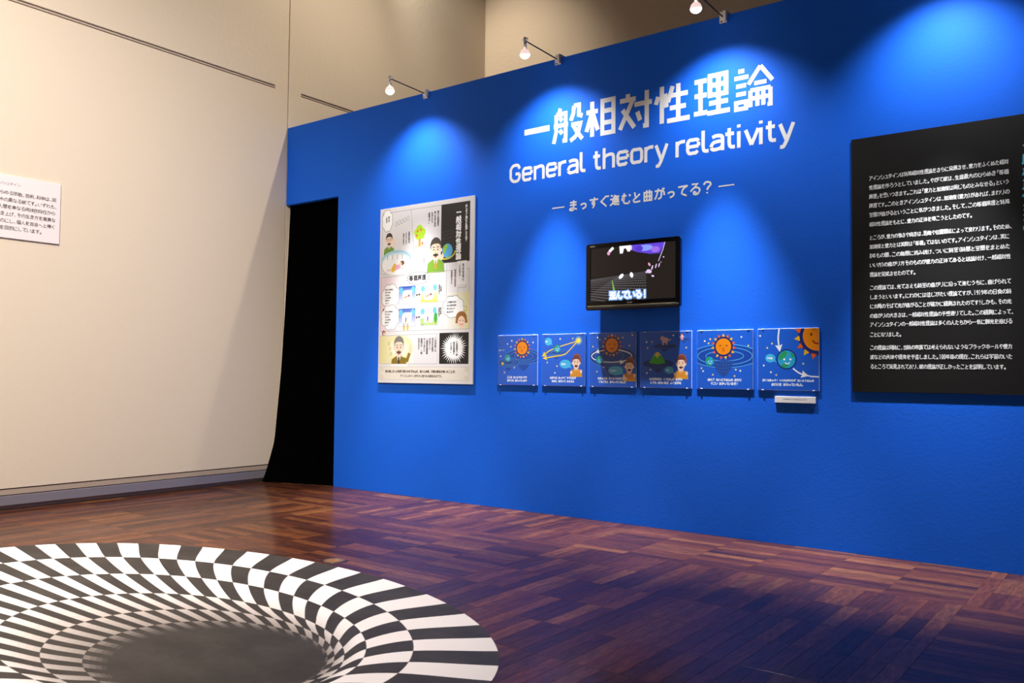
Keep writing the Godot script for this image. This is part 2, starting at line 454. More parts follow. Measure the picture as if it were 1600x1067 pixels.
func part_mesh(called: String, mesh: Mesh, parent: Node, label := "") -> MeshInstance3D:
	var o := MeshInstance3D.new()
	o.name = numbered(called) if parent == self else called
	o.mesh = mesh
	parent.add_child(o, true)
	if label:
		o.set_meta("label", label)
	return o

func structure(called: String, sh: Shape, m: Material, label: String) -> MeshInstance3D:
	var o := part(called, sh, m, self)
	tag(o, label, "", "", "structure")
	return o

func mat(c: Color, rough := 0.6, metal := 0.0, spec := 0.5) -> StandardMaterial3D:
	var m := StandardMaterial3D.new()
	m.albedo_color = c
	m.roughness = rough
	m.metallic = metal
	m.metallic_specular = spec
	return m

func painted(c: Color, rough: float, relief: float, seed_: int, freq := 0.02) -> StandardMaterial3D:   # paint with the faint bumps of a roller
	var m := mat(c, rough)
	var nt := NoiseTexture2D.new()
	nt.width = 256
	nt.height = 256
	nt.seamless = true
	nt.as_normal_map = true
	nt.bump_strength = relief
	var fn := FastNoiseLite.new()
	fn.seed = seed_
	fn.frequency = freq
	nt.noise = fn
	m.normal_enabled = true
	m.normal_texture = nt
	m.uv1_triplanar = true
	m.uv1_world_triplanar = true
	m.uv1_scale = Vector3.ONE * 2.5
	return m

func printed(tex: Texture2D, rough := 0.5, spec := 0.5) -> StandardMaterial3D:
	var m := mat(Color.WHITE, rough, 0.0, spec)
	m.albedo_texture = tex
	m.texture_repeat = false
	return m

func board(called: String, w: float, h: float, deep: float, face: Material, edge: Material, parent: Node, c := 0.0015) -> MeshInstance3D:   # lies on z = 0, lower left corner at the origin; the print covers the front
	var body := Shape.new()
	body.box(Vector3(0, 0, 0), Vector3(w, h, deep), c)
	var front := Shape.new()
	front.quad(Vector3(c, c, deep + 0.0003), Vector3(w - c, c, deep + 0.0003), Vector3(w - c, h - c, deep + 0.0003), Vector3(c, h - c, deep + 0.0003), [Vector2(0, 1), Vector2(1, 1), Vector2(1, 0), Vector2(0, 0)])
	return part_mesh(called, front.into(body.into(ArrayMesh.new(), edge), face), parent)

func rgb(r: int, g: int, b: int) -> Color:
	return Color8(r, g, b)

# ---------------------------------------------------------------- the scene
func _ready() -> void:
	var cam := Camera3D.new()
	cam.name = "camera"
	cam.position = Vector3(7.1272, 1.0899, 5.5548)
	cam.basis = Basis.from_euler(Vector3(0.038393, 0.647382, 0.009740), EULER_ORDER_YXZ)
	cam.fov = rad_to_deg(2.0 * atan(533.5 / 1336.7))
	cam.near = 0.05
	cam.far = 100.0
	add_child(cam)
	cam.current = true

	var env := Environment.new()
	env.background_mode = Environment.BG_COLOR
	env.background_color = Color(0, 0, 0)
	env.tonemap_mode = Environment.TONE_MAPPER_LINEAR
	env.tonemap_exposure = 1.2
	env.sdfgi_enabled = true
	env.ssao_enabled = true
	env.ssil_enabled = true
	var we := WorldEnvironment.new()
	we.name = "environment"
	we.environment = env
	add_child(we)

	# ceiling spotlights outside the frame: over the beige wall and the mat, behind the partition, and further back in the room
	ceiling_spot(Vector3(5.4, 6.9, 6.4), Vector3(0.0, 1.2, 3.4), 34.0, Color(1.0, 0.955, 0.9), 84.0, "white ceiling spotlight aimed at the beige wall")
	ceiling_spot(Vector3(2.6, 6.9, -0.93), Vector3(0.0, 2.0, 0.9), 62.0, Color(1.0, 0.93, 0.83), 9.0, "white ceiling spotlight behind the blue partition")
	ceiling_spot(Vector3(3.6, 6.9, 4.6), Vector3(3.2, 0.0, 3.6), 26.0, Color(1.0, 0.95, 0.9), 44.0, "white ceiling spotlight over the printed floor mat")
	ceiling_spot(Vector3(0.3, 6.9, -0.75), Vector3(0.45, 4.7, -3.2), 33.0, Color(1.0, 0.95, 0.88), 6.5, "white ceiling spotlight in the corner behind the blue partition")

	room()
	floor_of_sticks()
	partition()
	for k in BULBS.size():
		arm_lamp(BULBS[k], ["slim arm lamp clamped above the comic poster, nearest the beige wall", "slim arm lamp clamped above the start of the white title", "slim arm lamp clamped above the end of the white title", "slim arm lamp clamped above the black text panel"][k])
	curtain()
	titles()
	comic_poster()
	picture_panels()
	television()
	black_panel()
	wall_sign()
	illusion_mat()
	floor_outlet()

func ceiling_spot(at: Vector3, aim: Vector3, angle: float, c: Color, energy: float, label: String) -> void:
	var o := thing("ceiling_spotlight", label, "ceiling light", at)
	var white := mat(Color(0.85, 0.85, 0.85), 0.4)
	var sh := Shape.new()
	sh.lathe([Vector2(0.0, 0.1), Vector2(0.05, 0.1), Vector2(0.05, 0.0), Vector2(0.062, 0.0)], Transform3D.IDENTITY)
	part("ceiling_mount", sh, white, o)
	var head := Node3D.new()
	head.name = "lamp_head"
	o.add_child(head)
	head.look_at_from_position(at + Vector3(0, -0.08, 0), aim, Vector3.RIGHT)
	head.position = Vector3(0, -0.08, 0)
	var can := Shape.new()
	var turn := Transform3D(Basis(Vector3.RIGHT, -PI / 2.0), Vector3.ZERO)
	can.lathe([Vector2(0, -0.08), Vector2(0.05, -0.08), Vector2(0.075, 0.06), Vector2(0.075, 0.1), Vector2(0.068, 0.1), Vector2(0.068, 0.06), Vector2(0.0, 0.05)], turn)
	part("lamp_can", can, white, head)
	var glass := Shape.new()
	glass.lathe([Vector2(0.066, 0.085), Vector2(0.0, 0.09)], turn)
	var glow := mat(Color(1, 0.97, 0.9), 0.4)
	glow.emission_enabled = true
	glow.emission = c
	glow.emission_energy_multiplier = 3.0
	part("lamp_glass", glass, glow, head)
	var l := SpotLight3D.new()
	l.name = "lamp_light"
	l.position = Vector3(0, 0, -0.13)
	l.light_color = c
	l.light_energy = energy
	l.spot_angle = angle
	l.spot_angle_attenuation = 1.0
	l.spot_range = 30.0
	l.spot_attenuation = 2.0
	l.light_size = 0.06
	l.shadow_enabled = true
	head.add_child(l)

func room() -> void:
	var beige := painted(rgb(222, 209, 191), 0.75, 0.7, 3)
	var groove := mat(rgb(92, 72, 48), 0.8)
	var slot_dark := mat(rgb(70, 60, 55), 0.7)
	var rail := mat(rgb(190, 176, 165), 0.5)
	# the beige wall: two wide panels with a seam between them; each has a slot for hanging pictures
	var back := Shape.new()
	back.box(Vector3(-0.3, 0, -3.4), Vector3(-0.06, 7.0, 9.0))
	var wall := structure("wall_left", back, groove, "tall beige wall of wide panels with picture slots")
	for p in [[0.004, 9.0, 0.165, 9.0], [-3.212, -0.004, -3.3, -0.165]]:
		var sh := Shape.new()
		var lo := 3.972
		var hi := 4.008
		sh.box(Vector3(-0.06, 0.168, p[0]), Vector3(0, lo, p[1]), 0.002)
		sh.box(Vector3(-0.06, hi, p[0]), Vector3(0, 7.0, p[1]), 0.002)
		if p[0] > 0:
			sh.box(Vector3(-0.06, lo - 0.004, p[0]), Vector3(0, hi + 0.004, p[2]), 0.001)
		else:
			sh.box(Vector3(-0.06, lo - 0.004, p[3]), Vector3(0, hi + 0.004, p[1]), 0.001)
		part("panel", sh, beige, wall)
		var r := Shape.new()
		var a: float = maxf(p[0], p[2]) + 0.002
		var b: float = minf(p[1], p[3]) - 0.002
		r.box(Vector3(-0.058, lo + 0.011, a), Vector3(-0.004, hi - 0.012, b), 0.001)
		part("picture_rail", r, rail, wall)
	# skirting: a recessed strip above a metal one
	var s1 := Shape.new()
	s1.box(Vector3(-0.06, 0.118, -3.2), Vector3(-0.008, 0.160, 9.0), 0.001)
	s1.box(Vector3(-0.06, 0.004, -3.2), Vector3(-0.03, 0.118, 9.0))
	var base := structure("baseboard_left", s1, mat(rgb(176, 160, 146), 0.6), "grey two-step skirting along the beige wall")
	var s2 := Shape.new()
	s2.box(Vector3(-0.06, 0.037, -3.2), Vector3(-0.002, 0.111, 9.0), 0.002)
	part("metal_strip", s2, mat(rgb(150, 146, 156), 0.32, 0.35), base)
	var bw := Shape.new()
	bw.box(Vector3(-0.3, 0, -3.5), Vector3(14.0, 7.0, -3.212))
	structure("wall_back", bw, painted(rgb(214, 196, 172), 0.75, 1.2, 5), "plain beige wall behind the blue partition")
	var others := painted(rgb(120, 114, 108), 0.8, 1.0, 9)
	var rw := Shape.new()
	rw.box(Vector3(13.0, 0, -3.5), Vector3(13.3, 7.0, 9.3))
	structure("wall_right", rw, others, "plain grey wall on the far side of the room")
	var fw := Shape.new()
	fw.box(Vector3(-0.3, 0, 9.0), Vector3(13.3, 7.0, 9.3))
	structure("wall_front", fw, others, "plain grey wall behind the viewer")
	var ce := Shape.new()
	ce.box(Vector3(-0.3, 7.0, -3.5), Vector3(13.3, 7.2, 9.3))
	structure("ceiling", ce, mat(rgb(96, 92, 88), 0.9), "high dark grey ceiling")

# ---------------------------------------------------------------- parquet
const MAT_AT := Vector2(3.367, 3.434)
const MAT_R := Vector2(1.921, 1.159)

func floor_of_sticks() -> void:
	var slab := Shape.new()
	slab.box(Vector3(-0.3, -0.2, -3.5), Vector3(13.3, -0.0035, 9.3))
	var fl := structure("floor", slab, mat(rgb(120, 92, 72), 0.9), "dark reddish-brown parquet floor of short sticks laid in squares")
	var grain := Image.create(512, 64, false, Image.FORMAT_RGB8)
	var fn := FastNoiseLite.new()
	fn.seed = 11
	fn.frequency = 0.02
	for y in 64:
		for x in 512:
			var g := fn.get_noise_2d(x * 0.35, y * 7.0) * 0.5 + fn.get_noise_2d(x * 0.8 + 900.0, y * 20.0) * 0.35
			var pore := fn.get_noise_2d(x * 1.6 + 300.0, y * 34.0)
			g = 0.80 + g * 0.42 - (0.2 if pore > 0.42 else 0.0)
			grain.set_pixel(x, y, Color(clampf(g, 0.2, 1), clampf(g * 0.985, 0.2, 1), clampf(g * 0.96, 0.2, 1)))
	grain.generate_mipmaps()
	var gt := ImageTexture.create_from_image(grain)
	var tones := [rgb(120, 68, 42), rgb(106, 58, 38), rgb(136, 82, 50), rgb(94, 51, 36), rgb(112, 63, 45), rgb(88, 48, 36), rgb(126, 78, 48), rgb(98, 57, 44), rgb(150, 96, 58), rgb(78, 43, 34)]
	var woods := []
	for c in tones:
		var m := mat(c, 0.45, 0.0, 0.2)
		m.clearcoat_enabled = true
		m.clearcoat = 0.4
		m.clearcoat_roughness = 0.16
		m.albedo_texture = gt
		woods.append(m)
	var S := 2.24
	var W := S / 30.0
	var L := S / 6.0
	var eye := Vector3(7.1272, 1.0899, 5.5548)
	var inv := Transform3D(Basis.from_euler(Vector3(0.038393, 0.647382, 0.009740), EULER_ORDER_YXZ), eye).affine_inverse()
	var rng := RandomNumberGenerator.new()
	rng.seed = 77
	var sticks := []
	for bi in range(-2, 4):
		for bj in range(-1, 4):
			var x0 := 4.12 + bi * S
			var z0 := 0.92 + (bj - 1) * S
			var along_x := (bi + bj) % 2 == 0
			for r in 30:
				var lead := rng.randi() % tones.size()
				for k in 6:
					var a := Vector2(x0 + k * L, z0 + r * W) if along_x else Vector2(x0 + r * W, z0 + k * L)
					var b := a + (Vector2(L, W) if along_x else Vector2(W, L))
					var tone: int = lead if rng.randf() < 0.25 else rng.randi() % tones.size()
					if tone >= 8 and rng.randf() < 0.6:
						tone = rng.randi() % 8
					var u := Vector2(rng.randf(), rng.randf())
					a = a.max(Vector2(0.0, -0.6))
					b = b.min(Vector2(11.0, 8.0))
					if b.x - a.x < 0.01 or b.y - a.y < 0.01:
						continue
					var c := (a + b) / 2.0
					var rel := (c - MAT_AT) / MAT_R
					var hidden := rel.length() < 0.88 or c.y < -0.02 and c.x > 0.9
					var q := inv * Vector3(c.x, 0, c.y)
					var area := 0.0
					if q.z < -0.3 and not hidden:
						var px := Vector2(q.x, q.y) / -q.z * 1336.7
						if absf(px.x) < 815.0 and absf(px.y) < 545.0:
							area = 1.0 / pow(-q.z, 3.0)
					sticks.append([area, a, b, along_x, tone, u])
	sticks.sort_custom(func(p, q): return p[0] > q[0])
	var rest := []
	for m in woods:
		rest.append(Shape.new())
	for k in sticks.size():
		var st: Array = sticks[k]
		if k < 300:
			var sh := Shape.new()
			stick(sh, st)
			part("plank", sh, woods[st[4]], fl)
		else:
			stick(rest[st[4]], st)
	var mesh := ArrayMesh.new()
	for k in woods.size():
		rest[k].into(mesh, woods[k])
	tag(part_mesh("parquet_field", mesh, fl), "", "", "", "stuff")

func stick(sh: Shape, st: Array) -> void:
	var a: Vector2 = st[1]
	var b: Vector2 = st[2]
	var u: Vector2 = st[5]
	var g := 0.0002
	var c := 0.0007
	var lo := a + Vector2(g, g)
	var hi := b - Vector2(g, g)
	var along: bool = st[3]
	var p := [Vector3(lo.x + c, 0, hi.y - c), Vector3(hi.x - c, 0, hi.y - c), Vector3(hi.x - c, 0, lo.y + c), Vector3(lo.x + c, 0, lo.y + c)]
	var o := [Vector3(lo.x, -0.0007, hi.y), Vector3(hi.x, -0.0007, hi.y), Vector3(hi.x, -0.0007, lo.y), Vector3(lo.x, -0.0007, lo.y)]
	var uv := func(v: Vector3) -> Vector2:
		var w := Vector2(v.x - a.x, v.z - a.y)
		return u + (Vector2(w.x / 0.75, w.y / 0.30) if along else Vector2(w.y / 0.75, w.x / 0.30))
	sh.quad(p[0], p[1], p[2], p[3], [uv.call(p[0]), uv.call(p[1]), uv.call(p[2]), uv.call(p[3])])
	for k in 4:
		var j := (k + 1) % 4
		sh.quad(o[k], o[j], p[j], p[k], [uv.call(o[k]), uv.call(o[j]), uv.call(p[j]), uv.call(p[k])])
		var d0: Vector3 = o[k] + Vector3(0, -0.004, 0)
		var d1: Vector3 = o[j] + Vector3(0, -0.004, 0)
		sh.quad(d0, d1, o[j], o[k], [uv.call(d0), uv.call(d1), uv.call(o[j]), uv.call(o[k])])

# ---------------------------------------------------------------- the blue partition
func partition() -> void:
	var blue := painted(rgb(26, 104, 236), 0.6, 0.25, 21, 0.05)
	blue.metallic_specular = 0.25
	var sh := Shape.new()
	sh.box(Vector3(0.795, 0.0, -0.1), Vector3(11.0, TOP, 0.0), 0.001)
	sh.box(Vector3(0.003, 2.802, -0.1), Vector3(0.796, TOP, 0.0), 0.001)
	structure("wall_middle", sh, blue, "bright blue exhibition partition with a doorway at its left end")

func arm_lamp(x: float, label: String) -> void:
	var o := thing("arm_lamp", label, "lamp", Vector3(x, TOP, 0.0), 0.0, "arm lamps along the top of the blue partition")
	var white := mat(rgb(242, 240, 236), 0.4)
	var steel := mat(rgb(205, 202, 198), 0.3, 0.3)
	var dark := mat(rgb(58, 44, 48), 0.4, 0.6)
	# clamp: a white clip over the edge of the partition, with a screw plate in front
	var cl := Shape.new()
	cl.box(Vector3(-0.028, -0.055, 0.002), Vector3(0.028, 0.026, 0.016), 0.003)
	cl.box(Vector3(-0.028, 0.006, -0.116), Vector3(0.028, 0.026, 0.012), 0.003)
	cl.box(Vector3(-0.028, -0.045, -0.118), Vector3(0.028, 0.02, -0.104), 0.003)
	cl.box(Vector3(0.006, -0.048, 0.015), Vector3(0.027, 0.024, 0.034), 0.003)
	part("clamp", cl, white, o)
	var sc := Shape.new()
	sc.tube(Vector3(-0.011, -0.047, 0.012), Vector3(-0.011, -0.047, 0.022), 0.005, 10)
	part("screw", sc, dark, o)
	var arm := Shape.new()
	arm.tube(Vector3(-0.004, -0.012, 0.016), Vector3(-0.004, 0.0, 0.455), 0.0048, 10)
	part("arm", arm, dark, o)
	var kn := Shape.new()
	kn.tube(Vector3(-0.016, 0.002, 0.452), Vector3(0.012, 0.002, 0.452), 0.011, 14)
	kn.lathe([Vector2(0.0, -0.012), Vector2(0.0085, -0.009), Vector2(0.012, 0.0), Vector2(0.0085, 0.009), Vector2(0.0, 0.012)], Transform3D(Basis.IDENTITY, Vector3(0.014, 0.006, 0.452)), 14)
	part("knuckle", kn, steel, o)
	var stem := Shape.new()
	stem.lathe([Vector2(0, -0.075), Vector2(0.013, -0.075), Vector2(0.013, -0.03), Vector2(0.0105, -0.026), Vector2(0.0105, 0.016), Vector2(0.008, 0.022), Vector2(0, 0.023)], Transform3D(Basis(Vector3.RIGHT, 0.10), Vector3(0, 0.0, 0.455)), 16)
	part("stem", stem, steel, o)
	# the reflector bulb: a glass cup with fine ribs above and a glowing round face below
	var tip := Transform3D(Basis(Vector3.RIGHT, 0.12), Vector3(0, -0.068, 0.457))
	var cup := Shape.new()
	cup.lathe([Vector2(0.039, -0.045), Vector2(0.037, -0.030), Vector2(0.029, -0.014), Vector2(0.017, -0.003), Vector2(0.013, 0.0)], tip, 28)
	var glassy := mat(rgb(235, 225, 222), 0.25)
	glassy.emission_enabled = true
	glassy.emission = Color(1.0, 0.86, 0.84)
	glassy.emission_energy_multiplier = 0.75
	part("bulb_cup", cup, glassy, o)
	var face := Shape.new()
	face.lathe([Vector2(0.0, -0.072), Vector2(0.018, -0.069), Vector2(0.032, -0.059), Vector2(0.039, -0.045), Vector2(0.030, -0.036), Vector2(0.0, -0.032)], tip, 28)
	var glow := mat(Color(1, 1, 1), 0.3)
	glow.emission_enabled = true
	glow.emission = Color(1, 1, 1)
	glow.emission_energy_multiplier = 5.0
	part("bulb", face, glow, o)
	# the reflector throws a strong narrow beam down the partition and a wide weak one round it
	for beam in [[2.0, 21.5, 1.0, 19.5], [26.0, 54.0, 1.0, 1.45]]:
		var l := SpotLight3D.new()
		l.name = "bulb_light"
		l.light_color = Color(0.97, 0.985, 1.0)
		l.light_energy = beam[3]
		l.spot_angle = beam[1]
		l.spot_angle_attenuation = beam[2]
		l.spot_range = 20.0
		l.spot_attenuation = 2.0
		l.light_size = 0.03
		l.shadow_enabled = true
		o.add_child(l, true)
		l.position = Vector3(0, -0.122, 0.460)
		l.rotation = Vector3(deg_to_rad(beam[0] - 90.0), 0, 0)

	var spill := OmniLight3D.new()   # what the glass cup lets out round the stem
	spill.name = "bulb_spill"
	spill.light_color = Color(1.0, 0.95, 0.93)
	spill.light_energy = 0.009
	spill.omni_range = 12.0
	spill.omni_attenuation = 2.0
	spill.light_size = 0.02
	spill.shadow_enabled = true
	o.add_child(spill)
	spill.position = Vector3(0, -0.112, 0.459)

func curtain() -> void:
	var cloth := mat(Color(0.012, 0.012, 0.013), 1.0, 0.0, 0.03)
	var o := Shape.new()
	var left := [[2.86, -0.050], [2.3, -0.030], [1.75, -0.006], [1.1, 0.030], [0.39, 0.096], [0.11, 0.185], [0.004, 0.232]]
	var grid := []
	for r in 41:
		var y := lerpf(2.86, 0.004, r / 40.0)
		var zl := -0.02
		for k in left.size() - 1:
			if y <= left[k][0] and y >= left[k + 1][0]:
				zl = lerpf(left[k][1], left[k + 1][1], (left[k][0] - y) / (left[k][0] - left[k + 1][0]))
		var row := []
		for c in 49:
			var u := c / 48.0
			var fold := 0.012 * sin(u * 34.0 + 0.6 * sin(y * 1.7)) * sin(u * PI) + 0.006 * sin(u * 61.0 + y)* sin(u * PI)
			row.append(Vector3(lerpf(0.012, 0.815, u), y, lerpf(zl, lerpf(-0.022, -0.045, clampf((y - 2.3) / 0.5, 0, 1)), u) + fold * clampf((2.95 - y) / 0.9, 0.25, 1.0) - 0.012 * sin(u * PI)))
		grid.append(row)
	for r in 40:
		for c in 48:
			o.quad(grid[r + 1][c], grid[r + 1][c + 1], grid[r][c + 1], grid[r][c])
			var d := Vector3(0, 0, -0.004)
			o.quad(grid[r][c] + d, grid[r][c + 1] + d, grid[r + 1][c + 1] + d, grid[r + 1][c] + d)
	for r in 40:
		var d := Vector3(0, 0, -0.004)
		o.quad(grid[r + 1][0] + d, grid[r + 1][0], grid[r][0], grid[r][0] + d)
		o.quad(grid[r + 1][48], grid[r + 1][48] + d, grid[r][48] + d, grid[r][48])
	tag(part("curtain", o, cloth, self), "floor-length black curtain filling the doorway beside the beige wall", "curtain")

# ---------------------------------------------------------------- lettering on the partition
func titles() -> void:
	var vinyl := mat(rgb(240, 240, 240), 0.6)
	var jp := thing("title_lettering", "large white Japanese title, the topmost line on the blue partition", "lettering", Vector3(3.02, 2.9, 0.0))
	var names := "一般相対性理論"
	for k in names.length():
		var sh := Shape.new()
		var w := 0.268
		lay_sign(sh, names[k], k * 0.3003 + 0.004, 0.292, w, 0.272, [0.046, 0.033, 0.036, 0.036, 0.035, 0.0335, 0.029][k], 0.0012)
		part("letter", sh, vinyl, jp)
	var en := thing("subtitle_lettering", "white English line in rounded letters under the Japanese title", "lettering", Vector3(2.885, 2.655, 0.0))
	var total := 0.0
	var text := "General theory relativity"
	for ch in text:
		total += LATIN[ch][0]
	var unit := 2.352 / total
	var x := 0.0
	for ch in text:
		var sh := Shape.new()
		var lift := 0.0012
		for piece in (LATIN[ch][1] as String).split(" ", false):
			var q := PackedVector2Array()
			for p in stroke_of(piece):
				q.append(Vector2(x + p.x * 24.0 * unit, 0.160 - p.y * 0.160))
			lay_stroke(sh, q, 0.0255, lift)
			lift += 0.00006
		if ch != " ":
			part("letter", sh, vinyl, en)
		x += LATIN[ch][0] * unit
	var sub := thing("tagline_lettering", "small white Japanese line between two dashes above the television", "lettering", Vector3(3.315, 2.365, 0.0))
	var line := "まっすぐ進むと曲がってる?"
	for d in [[0.0, 0.115], [1.395, 1.511]]:
		var dash := Shape.new()
		dash.quad(Vector3(d[0], 0.036, 0.0012), Vector3(d[1], 0.036, 0.0012), Vector3(d[1], 0.0445, 0.0012), Vector3(d[0], 0.0445, 0.0012))
		part("dash", dash, vinyl, sub)
	for k in line.length():
		var sh := Shape.new()
		lay_sign(sh, line[k], 0.158 + k * 0.0928, 0.083, 0.080, 0.080, 0.0130, 0.0012)
		part("letter", sh, vinyl, sub)

# ---------------------------------------------------------------- figures in the prints
const SKIN := Color(0.98, 0.85, 0.75)

func man(p: Print, x: float, y: float, k: float, hair: Color, coat: Color, moustache: Color, trim := Color(0.95, 0.95, 0.95), tie := Color(0.9, 0.55, 0.2)) -> void:   # x, y: middle of the face; k: half the width of the head
	p.poly([Vector2(x - 1.7 * k, y + 3.3 * k), Vector2(x - 1.5 * k, y + 1.9 * k), Vector2(x - 0.5 * k, y + 1.35 * k), Vector2(x + 0.5 * k, y + 1.35 * k), Vector2(x + 1.5 * k, y + 1.9 * k), Vector2(x + 1.7 * k, y + 3.3 * k)], coat)
	p.poly([Vector2(x - 0.45 * k, y + 1.3 * k), Vector2(x + 0.45 * k, y + 1.3 * k), Vector2(x, y + 2.6 * k)], trim)
	p.poly([Vector2(x - 0.14 * k, y + 1.5 * k), Vector2(x + 0.14 * k, y + 1.5 * k), Vector2(x + 0.2 * k, y + 2.7 * k), Vector2(x - 0.2 * k, y + 2.7 * k)], tie)
	p.ell(x, y - 0.5 * k, 1.06 * k, 1.2 * k, hair)
	p.ell(x - 1.0 * k, y + 0.15 * k, 0.22 * k, 0.3 * k, SKIN)
	p.ell(x + 1.0 * k, y + 0.15 * k, 0.22 * k, 0.3 * k, SKIN)
	p.poly([Vector2(x - 0.9 * k, y - 0.55 * k), Vector2(x - 0.4 * k, y - 0.8 * k), Vector2(x + 0.5 * k, y - 0.8 * k), Vector2(x + 0.9 * k, y - 0.5 * k), Vector2(x + 0.86 * k, y + 0.6 * k), Vector2(x + 0.55 * k, y + 1.35 * k), Vector2(x, y + 1.55 * k), Vector2(x - 0.55 * k, y + 1.35 * k), Vector2(x - 0.86 * k, y + 0.6 * k)], SKIN)
	p.ell(x, y + 0.8 * k, 0.5 * k, 0.2 * k, moustache)
	p.ell(x, y + 1.05 * k, 0.22 * k, 0.1 * k, rgb(200, 90, 80))
	for s in [-1.0, 1.0]:
		p.ell(x + s * 0.38 * k, y + 0.05 * k, 0.13 * k, 0.09 * k, rgb(60, 45, 40))
		p.line([Vector2(x + s * 0.2 * k, y - 0.3 * k), Vector2(x + s * 0.58 * k, y - 0.34 * k)], 0.12 * k, hair)
	p.line([Vector2(x, y + 0.1 * k), Vector2(x - 0.08 * k, y + 0.5 * k), Vector2(x + 0.1 * k, y + 0.52 * k)], 0.08 * k, rgb(220, 160, 130))

func bubble(p: Print, x: float, y: float, rx: float, ry: float, line: Color, fill := Color.WHITE) -> void:
	for k in 8:
		var t := TAU * k / 8.0 + 0.3
		p.ell(x + cos(t) * rx * 0.62, y + sin(t) * ry * 0.62, rx * 0.42 + 0.003, ry * 0.42 + 0.003, line)
	p.ell(x, y, rx * 0.85 + 0.002, ry * 0.85 + 0.002, line)
	for k in 8:
		var t := TAU * k / 8.0 + 0.3
		p.ell(x + cos(t) * rx * 0.62, y + sin(t) * ry * 0.62, rx * 0.42, ry * 0.42, fill)
	p.ell(x, y, rx * 0.85, ry * 0.85, fill)

